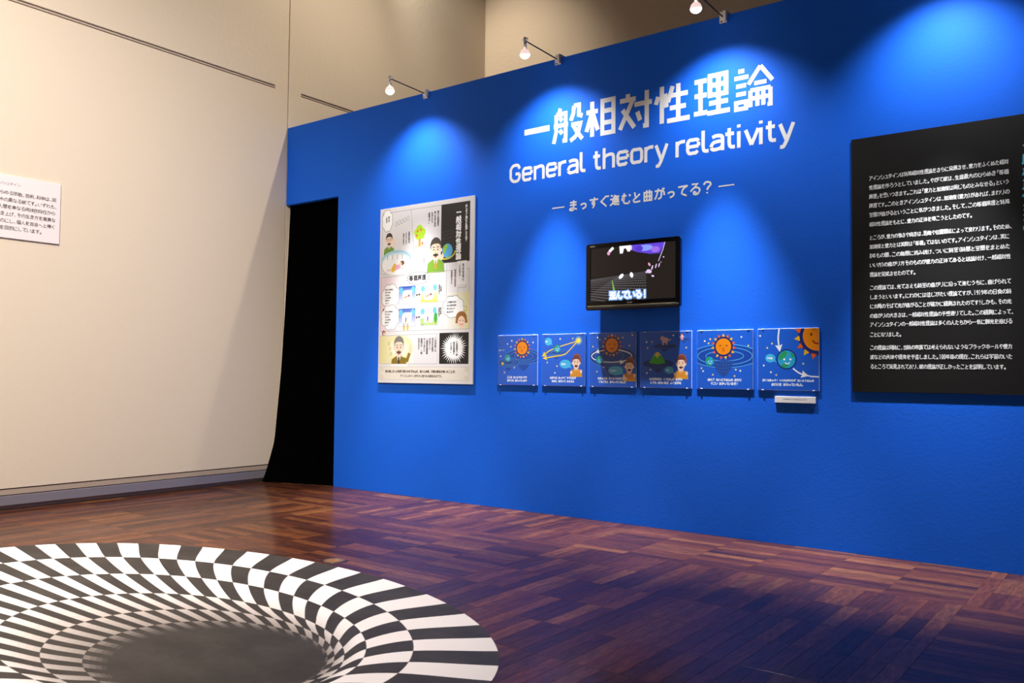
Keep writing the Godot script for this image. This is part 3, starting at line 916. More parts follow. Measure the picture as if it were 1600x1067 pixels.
func comic_poster() -> void:
	var W := 1.132
	var H := 1.600
	var o := thing("comic_poster", "tall white comic-strip poster board beside the black curtain", "poster", Vector3(1.398, 1.002, 0.004))
	var p := Print.new(1.0, 1.413, 600.0, rgb(232, 229, 231), self)
	var grey := rgb(168, 166, 168)
	var ink := rgb(60, 58, 60)
	# first strip: outline, black title block on the right
	p.line([Vector2(0.03, 0.036), Vector2(0.345, 0.036), Vector2(0.40, 0.53), Vector2(0.02, 0.535), Vector2(0.03, 0.036)], 0.0035, grey)
	p.line([Vector2(0.345, 0.036), Vector2(0.668, 0.036)], 0.0035, grey)
	p.rect(0.668, 0.034, 0.958, 0.488, rgb(22, 20, 20))
	for k in 9:   # net of a dented plane
		p.line([Vector2(0.672, 0.25 + k * 0.026), Vector2(0.80, 0.235 + k * 0.028)], 0.0025, rgb(74, 74, 80))
		p.line([Vector2(0.675 + k * 0.014, 0.24), Vector2(0.69 + k * 0.014, 0.48)], 0.0025, rgb(60, 60, 66))
	p.arc(0.715, 0.395, 0.10, 0.062, 0.1, 2.2, 0.012, rgb(210, 205, 60))
	p.words("一般相対性理論", 0.822, 0.085, 0.048, 0.010, Color.WHITE, true, 1.16)
	p.words("まっすぐ進むと曲がってる?", 0.912, 0.058, 0.0195, 0.0048, rgb(235, 235, 235), true, 1.12)
	p.ell(0.735, 0.395, 0.053, 0.056, rgb(86, 176, 232))
	p.poly([Vector2(0.69, 0.40), Vector2(0.70, 0.355), Vector2(0.735, 0.343), Vector2(0.745, 0.36), Vector2(0.72, 0.385), Vector2(0.71, 0.415)], rgb(150, 205, 40))
	p.ell(0.735, 0.44, 0.010, 0.006, rgb(150, 205, 40))
	# tree with apples
	p.poly([Vector2(0.432, 0.26), Vector2(0.452, 0.26), Vector2(0.456, 0.335), Vector2(0.43, 0.335)], rgb(206, 160, 60))
	p.line([Vector2(0.39, 0.337), Vector2(0.50, 0.335)], 0.005, rgb(220, 190, 80))
	for b in [[0.44, 0.20, 0.035], [0.415, 0.225, 0.034], [0.47, 0.225, 0.034], [0.425, 0.252, 0.032], [0.465, 0.252, 0.03], [0.44, 0.225, 0.04]]:
		p.ell(b[0], b[1], b[2], b[2] * 0.95, rgb(180, 222, 40))
	for b in [[0.42, 0.215], [0.455, 0.207], [0.412, 0.25], [0.472, 0.315]]:
		p.ell(b[0], b[1], 0.0095, 0.0095, rgb(240, 98, 60))
	# columns of writing
	p.words("重力と加速度は", 0.628, 0.075, 0.0155, 0.003, ink, true)
	p.words("同じものとみな", 0.596, 0.078, 0.0155, 0.003, ink, true)
	p.words("せるという", 0.565, 0.08, 0.0155, 0.003, ink, true)
	p.words("原理です。", 0.534, 0.082, 0.0155, 0.003, ink, true)
	p.words("空間が曲がる", 0.32, 0.21, 0.014, 0.0025, ink, true)
	p.words("ということに", 0.29, 0.215, 0.014, 0.0025, ink, true)
	p.words("気がつきまし", 0.26, 0.22, 0.014, 0.0025, ink, true)
	for k in 5:   # outlined sound word
		p.loop(0.185 + k * 0.032, 0.135 - k * 0.008, 0.013, 0.018, 0.0028, rgb(150, 148, 150), 0.3)
	bubble(p, 0.082, 0.10, 0.058, 0.088, rgb(90, 90, 90))
	p.words("重力の", 0.092, 0.065, 0.014, 0.0026, ink, true)
	p.words("正体は", 0.066, 0.07, 0.014, 0.0026, ink, true)
	man(p, 0.105, 0.262, 0.036, rgb(62, 48, 44), rgb(112, 158, 48), rgb(40, 32, 30), Color(0.95, 0.95, 0.95), rgb(150, 120, 40))
	p.line([Vector2(0.165, 0.325), Vector2(0.163, 0.28), Vector2(0.158, 0.255)], 0.014, SKIN)
	p.grade(0.20, 0.37, 0.21, 0.375, Color.WHITE, Color.WHITE)
	for k in 26:   # round blue cloud that pales downwards
		var t := k / 25.0
		p.ell(0.187, 0.425 + 0.055 * t, 0.168 - 0.02 * t, 0.078, rgb(150, 214, 240).lerp(Color.WHITE, clampf(t * 1.3, 0, 1)))
	p.loop(0.187, 0.455, 0.17, 0.095, 0.003, grey)
	for k in 4:
		p.line([Vector2(0.09 + k * 0.055, 0.385), Vector2(0.09 + k * 0.055, 0.42)], 0.004, rgb(70, 90, 110))
	p.poly([Vector2(0.13, 0.50), Vector2(0.165, 0.455), Vector2(0.19, 0.46), Vector2(0.175, 0.515), Vector2(0.14, 0.525)], rgb(240, 190, 40))
	p.poly([Vector2(0.175, 0.47), Vector2(0.225, 0.465), Vector2(0.24, 0.495), Vector2(0.18, 0.51)], rgb(240, 170, 205))
	p.line([Vector2(0.09, 0.505), Vector2(0.14, 0.505)], 0.014, SKIN)
	p.line([Vector2(0.235, 0.49), Vector2(0.275, 0.505)], 0.01, SKIN)
	p.ell(0.255, 0.455, 0.024, 0.018, rgb(112, 70, 40))
	p.ell(0.238, 0.463, 0.015, 0.016, SKIN)
	bubble(p, 0.462, 0.455, 0.06, 0.072, rgb(165, 165, 165))
	p.words("これは", 0.485, 0.425, 0.013, 0.0025, ink, true)
	p.words("何と", 0.455, 0.43, 0.013, 0.0025, ink, true)
	man(p, 0.615, 0.375, 0.055, rgb(72, 62, 60), rgb(124, 170, 52), rgb(48, 40, 38))
	p.poly([Vector2(0.655, 0.435), Vector2(0.69, 0.405), Vector2(0.70, 0.44), Vector2(0.675, 0.47)], SKIN)
	# second strip
	p.line([Vector2(0.02, 0.56), Vector2(0.955, 0.545), Vector2(0.962, 1.0), Vector2(0.02, 1.0), Vector2(0.02, 0.56)], 0.0035, grey)
	p.grade(0.022, 0.565, 0.26, 0.998, rgb(246, 216, 226), rgb(244, 242, 243), true)
	p.grade(0.70, 0.72, 0.96, 0.998, rgb(244, 242, 243), rgb(238, 232, 176), true)
	p.line([Vector2(0.225, 0.785), Vector2(0.70, 0.785)], 0.0025, grey)
	p.line([Vector2(0.73, 0.50), Vector2(0.73, 0.745), Vector2(0.845, 0.745), Vector2(0.845, 0.685), Vector2(0.925, 0.685), Vector2(0.925, 0.49)], 0.003, grey)
	p.rect(0.835, 0.482, 0.93, 0.66, rgb(246, 245, 246))
	p.words("重力の正体を導こう", 0.89, 0.505, 0.0135, 0.0024, ink, true)
	p.words("としたのです", 0.855, 0.51, 0.0135, 0.0024, ink, true)
	p.words("等価原理と特殊相対", 0.81, 0.545, 0.0135, 0.0024, rgb(120, 60, 60), true)
	p.words("性理論をもとに", 0.775, 0.55, 0.0135, 0.0024, ink, true)
	var burst := []
	for k in 28:
		var t := TAU * k / 28.0
		var r := 1.0 if k % 2 else 0.8
		burst.append(Vector2(0.43 + cos(t) * 0.125 * r, 0.588 + sin(t) * 0.055 * r))
	p.poly(burst, Color.WHITE)
	burst.append(burst[0])
	p.line(burst, 0.003, ink)
	p.words("等価原理", 0.338, 0.566, 0.038, 0.0072, rgb(50, 48, 50), false, 1.2)
	for r in 2:
		var y := 0.645 + r * 0.178
		bubble(p, 0.13, y + 0.075 - 0.01 * r, 0.10, 0.10, rgb(120, 110, 112))
		for k in 6:
			p.words(["重力と加速度は", "同じものと", "みなせる", "これは等価", "原理です", "という"][k], 0.07, y + 0.012 + k * 0.022, 0.0115, 0.002, rgb(90, 88, 90))
		p.ell(0.058, y + 0.19, 0.018, 0.022, rgb(150, 90, 60))
		p.ell(0.062, y + 0.196, 0.010, 0.013, SKIN)
		# space on the left
		p.grade(0.225, y, 0.405, y + 0.13, rgb(34, 72, 178), rgb(240, 240, 246))
		p.line([Vector2(0.225, y), Vector2(0.405, y), Vector2(0.405, y + 0.14), Vector2(0.225, y + 0.14), Vector2(0.225, y)], 0.003, rgb(160, 170, 200))
		p.ell(0.248, y + 0.032, 0.022, 0.026, rgb(110, 196, 240))
		p.ell(0.380, y + 0.03, 0.022, 0.026, rgb(110, 196, 240))
		p.poly([Vector2(0.262, y + 0.05), Vector2(0.285, y + 0.032), Vector2(0.37, y + 0.032), Vector2(0.365, y + 0.10), Vector2(0.345, y + 0.118), Vector2(0.262, y + 0.118)], rgb(246, 246, 250))
		p.line([Vector2(0.262, y + 0.05), Vector2(0.345, y + 0.05), Vector2(0.345, y + 0.118), Vector2(0.262, y + 0.118), Vector2(0.262, y + 0.05)], 0.0028, grey)
		p.line([Vector2(0.345, y + 0.05), Vector2(0.37, y + 0.032)], 0.0028, grey)
		# the two-headed arrow
		p.line([Vector2(0.418, y + 0.075), Vector2(0.45, y + 0.072)], 0.005, ink)
		p.ell(0.42, y + 0.075, 0.008, 0.008, ink)
		p.ell(0.448, y + 0.072, 0.008, 0.008, ink)
		# the ground on the right
		if r == 0:
			p.grade(0.463, y + 0.0, 0.64, y + 0.135, rgb(240, 246, 250), rgb(245, 222, 84))
		else:
			p.rect(0.463, y, 0.64, y + 0.10, rgb(240, 246, 250))
			p.grade(0.463, y + 0.085, 0.64, y + 0.14, rgb(140, 200, 60), rgb(200, 228, 150))
			p.ell(0.622, y + 0.078, 0.018, 0.04, rgb(60, 170, 70))
			p.rect(0.619, y + 0.11, 0.625, y + 0.13, rgb(120, 90, 50))
			p.ell(0.485, y + 0.132, 0.014, 0.007, grey)
		p.line([Vector2(0.463, y), Vector2(0.64, y), Vector2(0.64, y + 0.138), Vector2(0.463, y + 0.138), Vector2(0.463, y)], 0.0028, grey)
		p.ell(0.485, y + 0.03, 0.020, 0.024, rgb(110, 196, 240))
		p.ell(0.612, y + 0.025, 0.020, 0.024, rgb(110, 196, 240))
		p.poly([Vector2(0.497, y + 0.055), Vector2(0.515, y + 0.038), Vector2(0.60, y + 0.035), Vector2(0.595, y + 0.105), Vector2(0.578, y + 0.12), Vector2(0.50, y + 0.12)], rgb(250, 250, 250))
		p.line([Vector2(0.497, y + 0.055), Vector2(0.578, y + 0.052), Vector2(0.578, y + 0.12), Vector2(0.50, y + 0.12), Vector2(0.497, y + 0.055)], 0.0028, grey)
		p.line([Vector2(0.578, y + 0.052), Vector2(0.60, y + 0.035)], 0.0028, grey)
		for x in [0.30, 0.535]:   # the figure in the box
			if r == 0:
				p.line([Vector2(x - 0.018, y + 0.09), Vector2(x + 0.004, y + 0.086)], 0.012, rgb(240, 170, 60))
				p.line([Vector2(x + 0.004, y + 0.086), Vector2(x + 0.022, y + 0.08)], 0.010, rgb(236, 140, 170))
				p.ell(x + 0.034, y + 0.076, 0.009, 0.009, rgb(120, 76, 50))
			else:
				p.ell(x + 0.008, y + 0.066, 0.008, 0.009, SKIN)
				p.line([Vector2(x + 0.006, y + 0.075), Vector2(x + 0.004, y + 0.10)], 0.013, rgb(110, 100, 170))
				p.line([Vector2(x - 0.006, y + 0.108), Vector2(x + 0.01, y + 0.104)], 0.010, rgb(230, 190, 60))
		if r == 1:   # jets under the box
			for x in [0.285, 0.325]:
				p.rect(x - 0.007, y + 0.122, x + 0.007, y + 0.14, grey)
				p.poly([Vector2(x - 0.012, y + 0.14), Vector2(x + 0.012, y + 0.14), Vector2(x + 0.008, y + 0.168), Vector2(x, y + 0.175), Vector2(x - 0.008, y + 0.168)], rgb(216, 190, 40))
		p.words("重力の箱" if r else "落ちる箱", 0.668, y + 0.005, 0.012, 0.0026, ink, true)
		p.words("加速度と同じ", 0.652, y + 0.005, 0.011, 0.0026, ink, true)
	bubble(p, 0.80, 0.828, 0.105, 0.082, rgb(110, 110, 110))
	for k in 4:
		p.words(["この理論では光", "さえも時空の曲", "がりに沿って", "進むのです"][k], 0.735, 0.785 + k * 0.025, 0.0125, 0.0024, rgb(80, 78, 80))
	p.poly([Vector2(0.825, 0.895), Vector2(0.85, 0.875), Vector2(0.848, 0.90)], Color.WHITE)
	p.loop(0.922, 0.845, 0.015, 0.017, 0.004, rgb(190, 180, 60))
	p.line([Vector2(0.92, 0.862), Vector2(0.917, 0.876)], 0.008, rgb(190, 180, 60))
	p.ell(0.883, 0.915, 0.055, 0.05, rgb(158, 102, 44))
	p.poly([Vector2(0.83, 0.915), Vector2(0.825, 0.955), Vector2(0.85, 0.955), Vector2(0.92, 0.955), Vector2(0.945, 0.95), Vector2(0.935, 0.91)], rgb(158, 102, 44))
	p.ell(0.884, 0.945, 0.036, 0.045, SKIN)
	p.arc(0.884, 0.955, 0.016, 0.012, 0.3, 2.8, 0.004, rgb(200, 90, 80))
	for s in [-1.0, 1.0]:
		p.ell(0.884 + s * 0.015, 0.935, 0.004, 0.005, rgb(60, 45, 40))
	p.poly([Vector2(0.875, 0.985), Vector2(0.895, 0.985), Vector2(0.905, 0.997), Vector2(0.86, 0.997)], SKIN)
	# third strip
	p.grade(0.018, 1.035, 0.39, 1.262, rgb(232, 222, 140), rgb(248, 246, 236), true)
	for k in 16:
		var t := k / 15.0
		p.ell(0.235, 1.14, 0.15 * (1.0 - t * 0.6), 0.10 * (1.0 - t * 0.6), rgb(236, 227, 158).lerp(rgb(250, 248, 236), t))
	p.line([Vector2(0.018, 1.035), Vector2(0.64, 1.03), Vector2(0.645, 1.262), Vector2(0.018, 1.262), Vector2(0.018, 1.035)], 0.003, grey)
	man(p, 0.232, 1.128, 0.052, rgb(128, 124, 122), rgb(140, 116, 30), rgb(80, 70, 66), Color(0.95, 0.95, 0.95), rgb(60, 50, 40))
	p.rect(0.14, 1.262, 0.33, 1.32, rgb(244, 242, 243))
	p.line([Vector2(0.29, 1.225), Vector2(0.325, 1.235), Vector2(0.345, 1.185)], 0.028, rgb(140, 116, 30))
	p.line([Vector2(0.352, 1.165), Vector2(0.356, 1.12)], 0.024, SKIN)
	for k in 3:
		p.loop(0.12 + k * 0.012, 1.10 + k * 0.04, 0.008, 0.013, 0.004, rgb(176, 168, 120))
	for k in 7:
		p.words(["この理論では", "光さえも時空", "の曲がりに", "一般相対性理論", "沿って進むと", "結論付け、一般", "完成させた"][k], 0.615 - k * 0.029, 1.06, 0.0165, 0.003, ink if k % 2 else rgb(110, 100, 100), true)
	p.rect(0.665, 1.025, 0.958, 1.262, rgb(16, 16, 16))
	var flash := []
	for k in 72:
		var t := TAU * k / 72.0
		var h := fmod(sin(k * 12.9898) * 43758.547, 1.0)
		var r := 0.74 - 0.08 * absf(h) if k % 2 else 1.02 + 0.22 * absf(h)
		flash.append(Vector2(0.812 + cos(t) * 0.117 * r, 1.143 + sin(t) * 0.107 * r))
	p.poly(flash, Color.WHITE)
	p.words("この理論は一般", 0.835, 1.09, 0.0145, 0.0026, ink, true)
	p.words("相対性理論と", 0.806, 1.095, 0.0145, 0.0026, ink, true)
	p.words("いいます。", 0.778, 1.098, 0.0145, 0.0026, ink, true)
	# caption
	p.rect(0.02, 1.285, 0.962, 1.388, rgb(236, 229, 216))
	p.line([Vector2(0.02, 1.285), Vector2(0.962, 1.285), Vector2(0.962, 1.388), Vector2(0.02, 1.388), Vector2(0.02, 1.285)], 0.003, rgb(200, 192, 180))
	for q in [[0.045, 1.305], [0.94, 1.305], [0.045, 1.368], [0.94, 1.368]]:
		p.loop(q[0], q[1], 0.014, 0.010, 0.006, rgb(220, 206, 168), 0.6)
	p.words("最も難しかった発想で重力のなぞを解き、重力と時間、空間の関係を導いたことが、", 0.085, 1.313, 0.0175, 0.003, rgb(70, 60, 50), false, 1.14)
	p.words("アインシュタインが天才と言われる理由なのです。", 0.25, 1.348, 0.0175, 0.003, rgb(90, 80, 70), false, 1.14)
	var paper := printed(p.texture(), 0.5)
	paper.albedo_color = rgb(240, 240, 240)
	board("poster_board", W, H, 0.0125, paper, mat(rgb(240, 240, 238), 0.6), o)

func sun(p: Print, x: float, y: float, r: float, mouth: int, ry := 0.0) -> void:
	var h := ry if ry > 0 else r
	p.ell(x, y, r * 1.32, h * 1.32, rgb(20, 44, 120))
	for k in 15:
		var t := TAU * k / 15.0 + 0.1
		var d := Vector2(cos(t), sin(t))
		var e := d.orthogonal()
		var s := Vector2(r, h)
		p.poly([Vector2(x, y) + (d * 1.22 + e * 0.2) * s, Vector2(x, y) + (d * 1.22 - e * 0.2) * s, Vector2(x, y) + d * 1.62 * s], rgb(246, 190, 20) if k % 2 else rgb(238, 96, 24))
	p.ell(x, y, r, h, rgb(240, 140, 14))
	for s in [-1.0, 1.0]:
		p.ell(x + s * r * 0.42, y - h * 0.12, r * 0.09, h * 0.11, rgb(120, 60, 20))
	if mouth == 0:
		p.loop(x, y + h * 0.38, r * 0.12, h * 0.2, r * 0.07, rgb(196, 70, 20))
	else:
		p.arc(x, y + h * 0.2, r * 0.34, h * 0.3, 0.3, 2.8, r * 0.1, rgb(150, 50, 20))

func globe(p: Print, x: float, y: float, r: float) -> void:
	p.ell(x, y, r * 1.08, r * 1.08, rgb(18, 50, 120))
	p.ell(x, y, r, r, rgb(40, 168, 216))
	p.poly([Vector2(x - r * 0.85, y - r * 0.4), Vector2(x - r * 0.3, y - r * 0.93), Vector2(x + r * 0.1, y - r * 0.8), Vector2(x - r * 0.1, y - r * 0.35), Vector2(x - r * 0.5, y), Vector2(x - r * 0.85, y + r * 0.1)], rgb(44, 160, 90))
	p.poly([Vector2(x + r * 0.35, y - r * 0.85), Vector2(x + r * 0.8, y - r * 0.5), Vector2(x + r * 0.9, y - r * 0.1), Vector2(x + r * 0.55, y - r * 0.35)], rgb(44, 160, 90))
	p.ell(x - r * 0.2, y + r * 0.72, r * 0.4, r * 0.2, rgb(44, 160, 90))
	for s in [-1.0, 1.0]:
		p.ell(x + s * r * 0.35 + r * 0.1, y, r * 0.12, r * 0.12, Color.WHITE)
	p.arc(x + r * 0.1, y + r * 0.3, r * 0.25, r * 0.2, 0.2, 2.9, r * 0.1, Color.WHITE)

func arrow(p: Print, pts: PackedVector2Array, w: float, c: Color) -> void:
	var q := curve(pts)
	p.line(Array(q), w, c)
	var d := (q[q.size() - 1] - q[q.size() - 3]).normalized()
	var e := d.orthogonal()
	var t := q[q.size() - 1]
	p.poly([t + d * w * 3.0, t - d * w * 2.2 + e * w * 2.6, t - d * w * 1.2, t - d * w * 2.2 - e * w * 2.6], c)

func stars(p: Print, spots: Array) -> void:
	for k in spots.size():
		p.ell(spots[k][0], spots[k][1], 0.016, 0.016, rgb(240, 214, 130) if k % 3 else rgb(246, 240, 214))

func well(p: Print, x: float, y: float, rx: float, ry: float, net: Color, dark: Color) -> void:   # a sheet dented by a weight
	p.ell(x, y, rx, ry, dark)
	p.poly([Vector2(x - rx * 0.34, y + ry * 0.8), Vector2(x + rx * 0.34, y + ry * 0.8), Vector2(x + rx * 0.2, y + ry * 1.5), Vector2(x + rx * 0.06, y + ry * 1.85), Vector2(x - rx * 0.06, y + ry * 1.85), Vector2(x - rx * 0.2, y + ry * 1.5)], dark)
	for k in 3:
		p.loop(x, y, rx * (1.0 - k * 0.26), ry * (1.0 - k * 0.26), 0.007, net)

func talk(p: Print, x: float, y: float, rx: float, ry: float, line: String) -> void:
	p.ell(x, y, rx, ry, rgb(70, 186, 236))
	p.poly([Vector2(x + rx * 0.5, y + ry * 0.6), Vector2(x + rx * 1.25, y + ry * 1.05), Vector2(x + rx * 0.85, y + ry * 0.2)], rgb(70, 186, 236))
	p.words(line, x - rx * 0.7, y - 0.015, 0.030, 0.007, Color.WHITE)

func picture_panels() -> void:
	var labels := ["leftmost picture panel: open-mouthed sun above a small earth in rings", "picture panel with yellow light arrows bending past the earth", "picture panel half in the television's shadow, sun circled by a white orbit", "picture panel with a green mountain, an elephant and a moustached man", "picture panel with a sun sinking into a netted funnel, no man in it", "rightmost picture panel: corner of a smiling sun, large earth and white arrows"]
	var texts := [["ここは たいようけいです", "まわりを まわっています"], ["ひかりは まっすぐ すすむはず", "なのに まがって みえるよ"], ["ちきゅうは たいようのまわりを", "ぐるぐると まわっているんだ"], ["ものがあると くうかんが まがる", "とても おもいほど よくまがる"], ["あれ? たいようさんの まわり", "すごい まがっているぞ!"], ["ぼくちきゅう! いつもかわらず たいようさんの", "まわりを まわっているよ。"]]
	var xs := [2.787, 3.232, 3.672, 4.111, 4.556, 4.992]
	var edge := mat(rgb(236, 240, 248), 0.3)
	var navy := rgb(26, 66, 150)
	var net := rgb(86, 160, 226)
	for k in 6:
		var o := thing("picture_panel", labels[k], "picture panel", Vector3(xs[k], 1.003, 0.0), 0.0, "row of blue square picture panels under the television")
		var p := Print.new(1.0, 1.0, 320.0, rgb(28, 96, 214), self)
		var man_at := Vector2.ZERO
		match k:
			0:
				well(p, 0.66, 0.43, 0.48, 0.15, net, rgb(20, 74, 170))
				well(p, 0.28, 0.55, 0.26, 0.09, net, rgb(20, 70, 165))
				sun(p, 0.62, 0.26, 0.13, 0)
				globe(p, 0.26, 0.46, 0.072)
				p.ell(0.13, 0.57, 0.03, 0.028, rgb(244, 214, 40))
				stars(p, [[0.36, 0.11], [0.25, 0.17], [0.34, 0.23], [0.08, 0.42], [0.43, 0.65], [0.18, 0.75], [0.89, 0.15], [0.05, 0.3]])
				p.words("たいよう", 0.06, 0.28, 0.028, 0.006, rgb(150, 190, 240))
			1:
				well(p, 0.34, 0.36, 0.26, 0.07, net, rgb(20, 74, 170))
				for r in 3:
					p.ell(0.85, 0.13, 0.09 - r * 0.022, 0.09 - r * 0.022, [rgb(70, 130, 210), rgb(150, 180, 190), rgb(248, 232, 90)][r])
				arrow(p, PackedVector2Array([Vector2(0.82, 0.14), Vector2(0.42, 0.24), Vector2(0.2, 0.31), Vector2(0.05, 0.40)]), 0.02, rgb(246, 208, 40))
				arrow(p, PackedVector2Array([Vector2(0.82, 0.15), Vector2(0.6, 0.35), Vector2(0.5, 0.40), Vector2(0.3, 0.43), Vector2(0.08, 0.46)]), 0.02, rgb(246, 208, 40))
				globe(p, 0.36, 0.28, 0.075)
				talk(p, 0.15, 0.14, 0.085, 0.075, "あ!")
				talk(p, 0.55, 0.58, 0.13, 0.085, "まがる")
				man_at = Vector2(0.80, 0.55)
				stars(p, [[0.43, 0.09], [0.13, 0.55], [0.36, 0.62], [0.31, 0.75], [0.72, 0.09]])
			2:
				p.ell(0.5, 0.44, 0.5, 0.2, rgb(20, 74, 170))
				well(p, 0.5, 0.44, 0.5, 0.2, net, rgb(18, 66, 158))
				p.loop(0.48, 0.43, 0.43, 0.115, 0.018, rgb(244, 246, 250))
				arrow(p, PackedVector2Array([Vector2(0.66, 0.545), Vector2(0.70, 0.542)]), 0.018, rgb(244, 246, 250))
				arrow(p, PackedVector2Array([Vector2(0.22, 0.335), Vector2(0.18, 0.345)]), 0.018, rgb(244, 246, 250))
				sun(p, 0.49, 0.23, 0.135, 1)
				globe(p, 0.23, 0.50, 0.075)
				talk(p, 0.57, 0.70, 0.16, 0.085, "みえない")
				man_at = Vector2(0.86, 0.62)
				stars(p, [[0.18, 0.08], [0.23, 0.12], [0.08, 0.25], [0.92, 0.05], [0.72, 0.09], [0.86, 0.24], [0.31, 0.64], [0.17, 0.72]])
			3:
				well(p, 0.48, 0.26, 0.22, 0.05, rgb(50, 100, 190), rgb(16, 52, 130))
				well(p, 0.35, 0.57, 0.30, 0.085, rgb(50, 100, 190), rgb(16, 52, 130))
				well(p, 0.86, 0.145, 0.10, 0.03, rgb(50, 100, 190), rgb(16, 52, 130))
				p.poly([Vector2(0.17, 0.56), Vector2(0.24, 0.45), Vector2(0.31, 0.37), Vector2(0.36, 0.36), Vector2(0.44, 0.45), Vector2(0.50, 0.56), Vector2(0.34, 0.585)], rgb(64, 176, 54))
				p.poly([Vector2(0.25, 0.44), Vector2(0.31, 0.37), Vector2(0.36, 0.36), Vector2(0.42, 0.43), Vector2(0.37, 0.42), Vector2(0.34, 0.48), Vector2(0.30, 0.42)], rgb(214, 206, 90))
				# a small elephant
				p.ell(0.49, 0.15, 0.062, 0.05, rgb(206, 178, 180))
				p.ell(0.435, 0.12, 0.038, 0.042, rgb(222, 166, 170))
				p.rect(0.435, 0.17, 0.465, 0.24, rgb(206, 178, 180))
				p.rect(0.505, 0.17, 0.535, 0.235, rgb(206, 178, 180))
				p.line([Vector2(0.535, 0.13), Vector2(0.57, 0.155), Vector2(0.60, 0.14)], 0.02, rgb(206, 178, 180))
				# a girl with spread arms
				p.ell(0.82, 0.07, 0.03, 0.028, rgb(180, 60, 50))
				p.ell(0.82, 0.078, 0.02, 0.02, SKIN)
				p.poly([Vector2(0.805, 0.10), Vector2(0.835, 0.10), Vector2(0.85, 0.15), Vector2(0.79, 0.15)], rgb(240, 150, 170))
				p.line([Vector2(0.78, 0.10), Vector2(0.86, 0.10)], 0.014, SKIN)
				talk(p, 0.57, 0.685, 0.09, 0.065, "へえ")
				man_at = Vector2(0.80, 0.57)
				stars(p, [[0.12, 0.18], [0.23, 0.18], [0.14, 0.29], [0.65, 0.07], [0.90, 0.29], [0.20, 0.68], [0.13, 0.74]])
			4:
				p.ell(0.5, 0.45, 0.62, 0.20, rgb(22, 72, 172))
				for r in 3:
					p.loop(0.5, 0.44, [0.62, 0.49, 0.34][r], [0.20, 0.15, 0.085][r], 0.010, rgb(96, 190, 240))
				p.poly([Vector2(0.30, 0.52), Vector2(0.66, 0.52), Vector2(0.62, 0.66), Vector2(0.55, 0.76), Vector2(0.48, 0.79), Vector2(0.40, 0.75), Vector2(0.34, 0.66)], navy)
				for r in 5:
					p.arc(0.48, 0.50 + r * 0.055, 0.18 - r * 0.026, 0.04, 0.0, PI, 0.004, rgb(80, 130, 200))
				for r in 7:
					p.line([Vector2(0.32 + r * 0.054, 0.53), Vector2(0.40 + r * 0.028, 0.74)], 0.004, rgb(80, 130, 200))
				sun(p, 0.48, 0.28, 0.14, 0)
				globe(p, 0.23, 0.53, 0.078)
				stars(p, [[0.14, 0.18], [0.24, 0.15], [0.21, 0.22], [0.80, 0.12], [0.92, 0.27], [0.08, 0.65], [0.11, 0.70], [0.29, 0.76], [0.70, 0.67], [0.78, 0.69], [0.68, 0.78]])
			5:
				sun(p, 0.98, 0.13, 0.235, 1)
				p.ell(0.48, 0.50, 0.165, 0.165, rgb(16, 40, 100))
				globe(p, 0.48, 0.50, 0.145)
				arrow(p, PackedVector2Array([Vector2(0.36, 0.0), Vector2(0.345, 0.12), Vector2(0.345, 0.20), Vector2(0.36, 0.31)]), 0.024, rgb(246, 248, 252))
				arrow(p, PackedVector2Array([Vector2(0.59, 0.65), Vector2(0.66, 0.705), Vector2(0.72, 0.735), Vector2(0.77, 0.75)]), 0.024, rgb(246, 248, 252))
				p.line([Vector2(0.77, 0.75), Vector2(0.88, 0.775), Vector2(1.0, 0.78)], 0.022, rgb(246, 248, 252))
				talk(p, 0.21, 0.48, 0.085, 0.07, "うわあ")
				stars(p, [[0.04, 0.11], [0.24, 0.24], [0.16, 0.31], [0.22, 0.71], [0.31, 0.755], [0.75, 0.57], [0.10, 0.60]])
		if man_at != Vector2.ZERO:
			p.ell(man_at.x + 0.016, man_at.y - 0.05, 0.093, 0.125, rgb(150, 84, 72))
			man(p, man_at.x, man_at.y, 0.083, rgb(120, 62, 50), rgb(222, 152, 48), rgb(52, 36, 32))
			p.ell(man_at.x - 0.11, man_at.y + 0.19, 0.028, 0.034, SKIN)
			p.ell(man_at.x + 0.11, man_at.y + 0.17, 0.026, 0.036, SKIN)
		for r in 2:
			var wide := 0.0
			for ch in texts[k][r]:
				wide += 0.55 if ch == " " else 1.0
			var size := minf(0.040, 0.84 / (wide * 1.08))
			p.words(texts[k][r], 0.5 - wide * size * 0.54, 0.825 + r * 0.065, size, size * 0.26, rgb(238, 242, 250), false, 1.08)
		var b := board("print_board", 0.405, 0.405, 0.0085, printed(p.texture(), 0.32), edge, o)
		b.position = Vector3(0, 0, 0.0015)
		for c in [[0.035, 0.405], [0.37, 0.405], [0.035, 0.0], [0.37, 0.0]]:   # small clips that hold the board at its upper and lower edge
			var cl := Shape.new()
			var y: float = c[1]
			var d := 0.006 if y > 0.1 else -0.006
			cl.box(Vector3(c[0] - 0.007, minf(y - d * 0.7, y + d * 0.3), 0.010), Vector3(c[0] + 0.007, maxf(y - d * 0.7, y + d * 0.3), 0.0135), 0.001)
			cl.box(Vector3(c[0] - 0.007, minf(y, y + d * 0.3), 0.0002), Vector3(c[0] + 0.007, maxf(y, y + d * 0.3), 0.0135), 0.001)
			part("clip", cl, mat(rgb(246, 246, 246), 0.3), o)
	# the small caption strip
	var lp := Print.new(1.0, 0.16, 256.0, rgb(238, 236, 236), self)
	lp.words("この科学の人たちの考えについて", 0.19, 0.055, 0.036, 0.007, rgb(150, 150, 155), false, 1.12)
	var lab := thing("caption_strip", "small white caption strip under the rightmost picture panel", "label", Vector3(5.108, 0.922, 0.0))
	board("strip_board", 0.266, 0.042, 0.012, printed(lp.texture(), 0.6), mat(rgb(236, 234, 234), 0.6), lab)

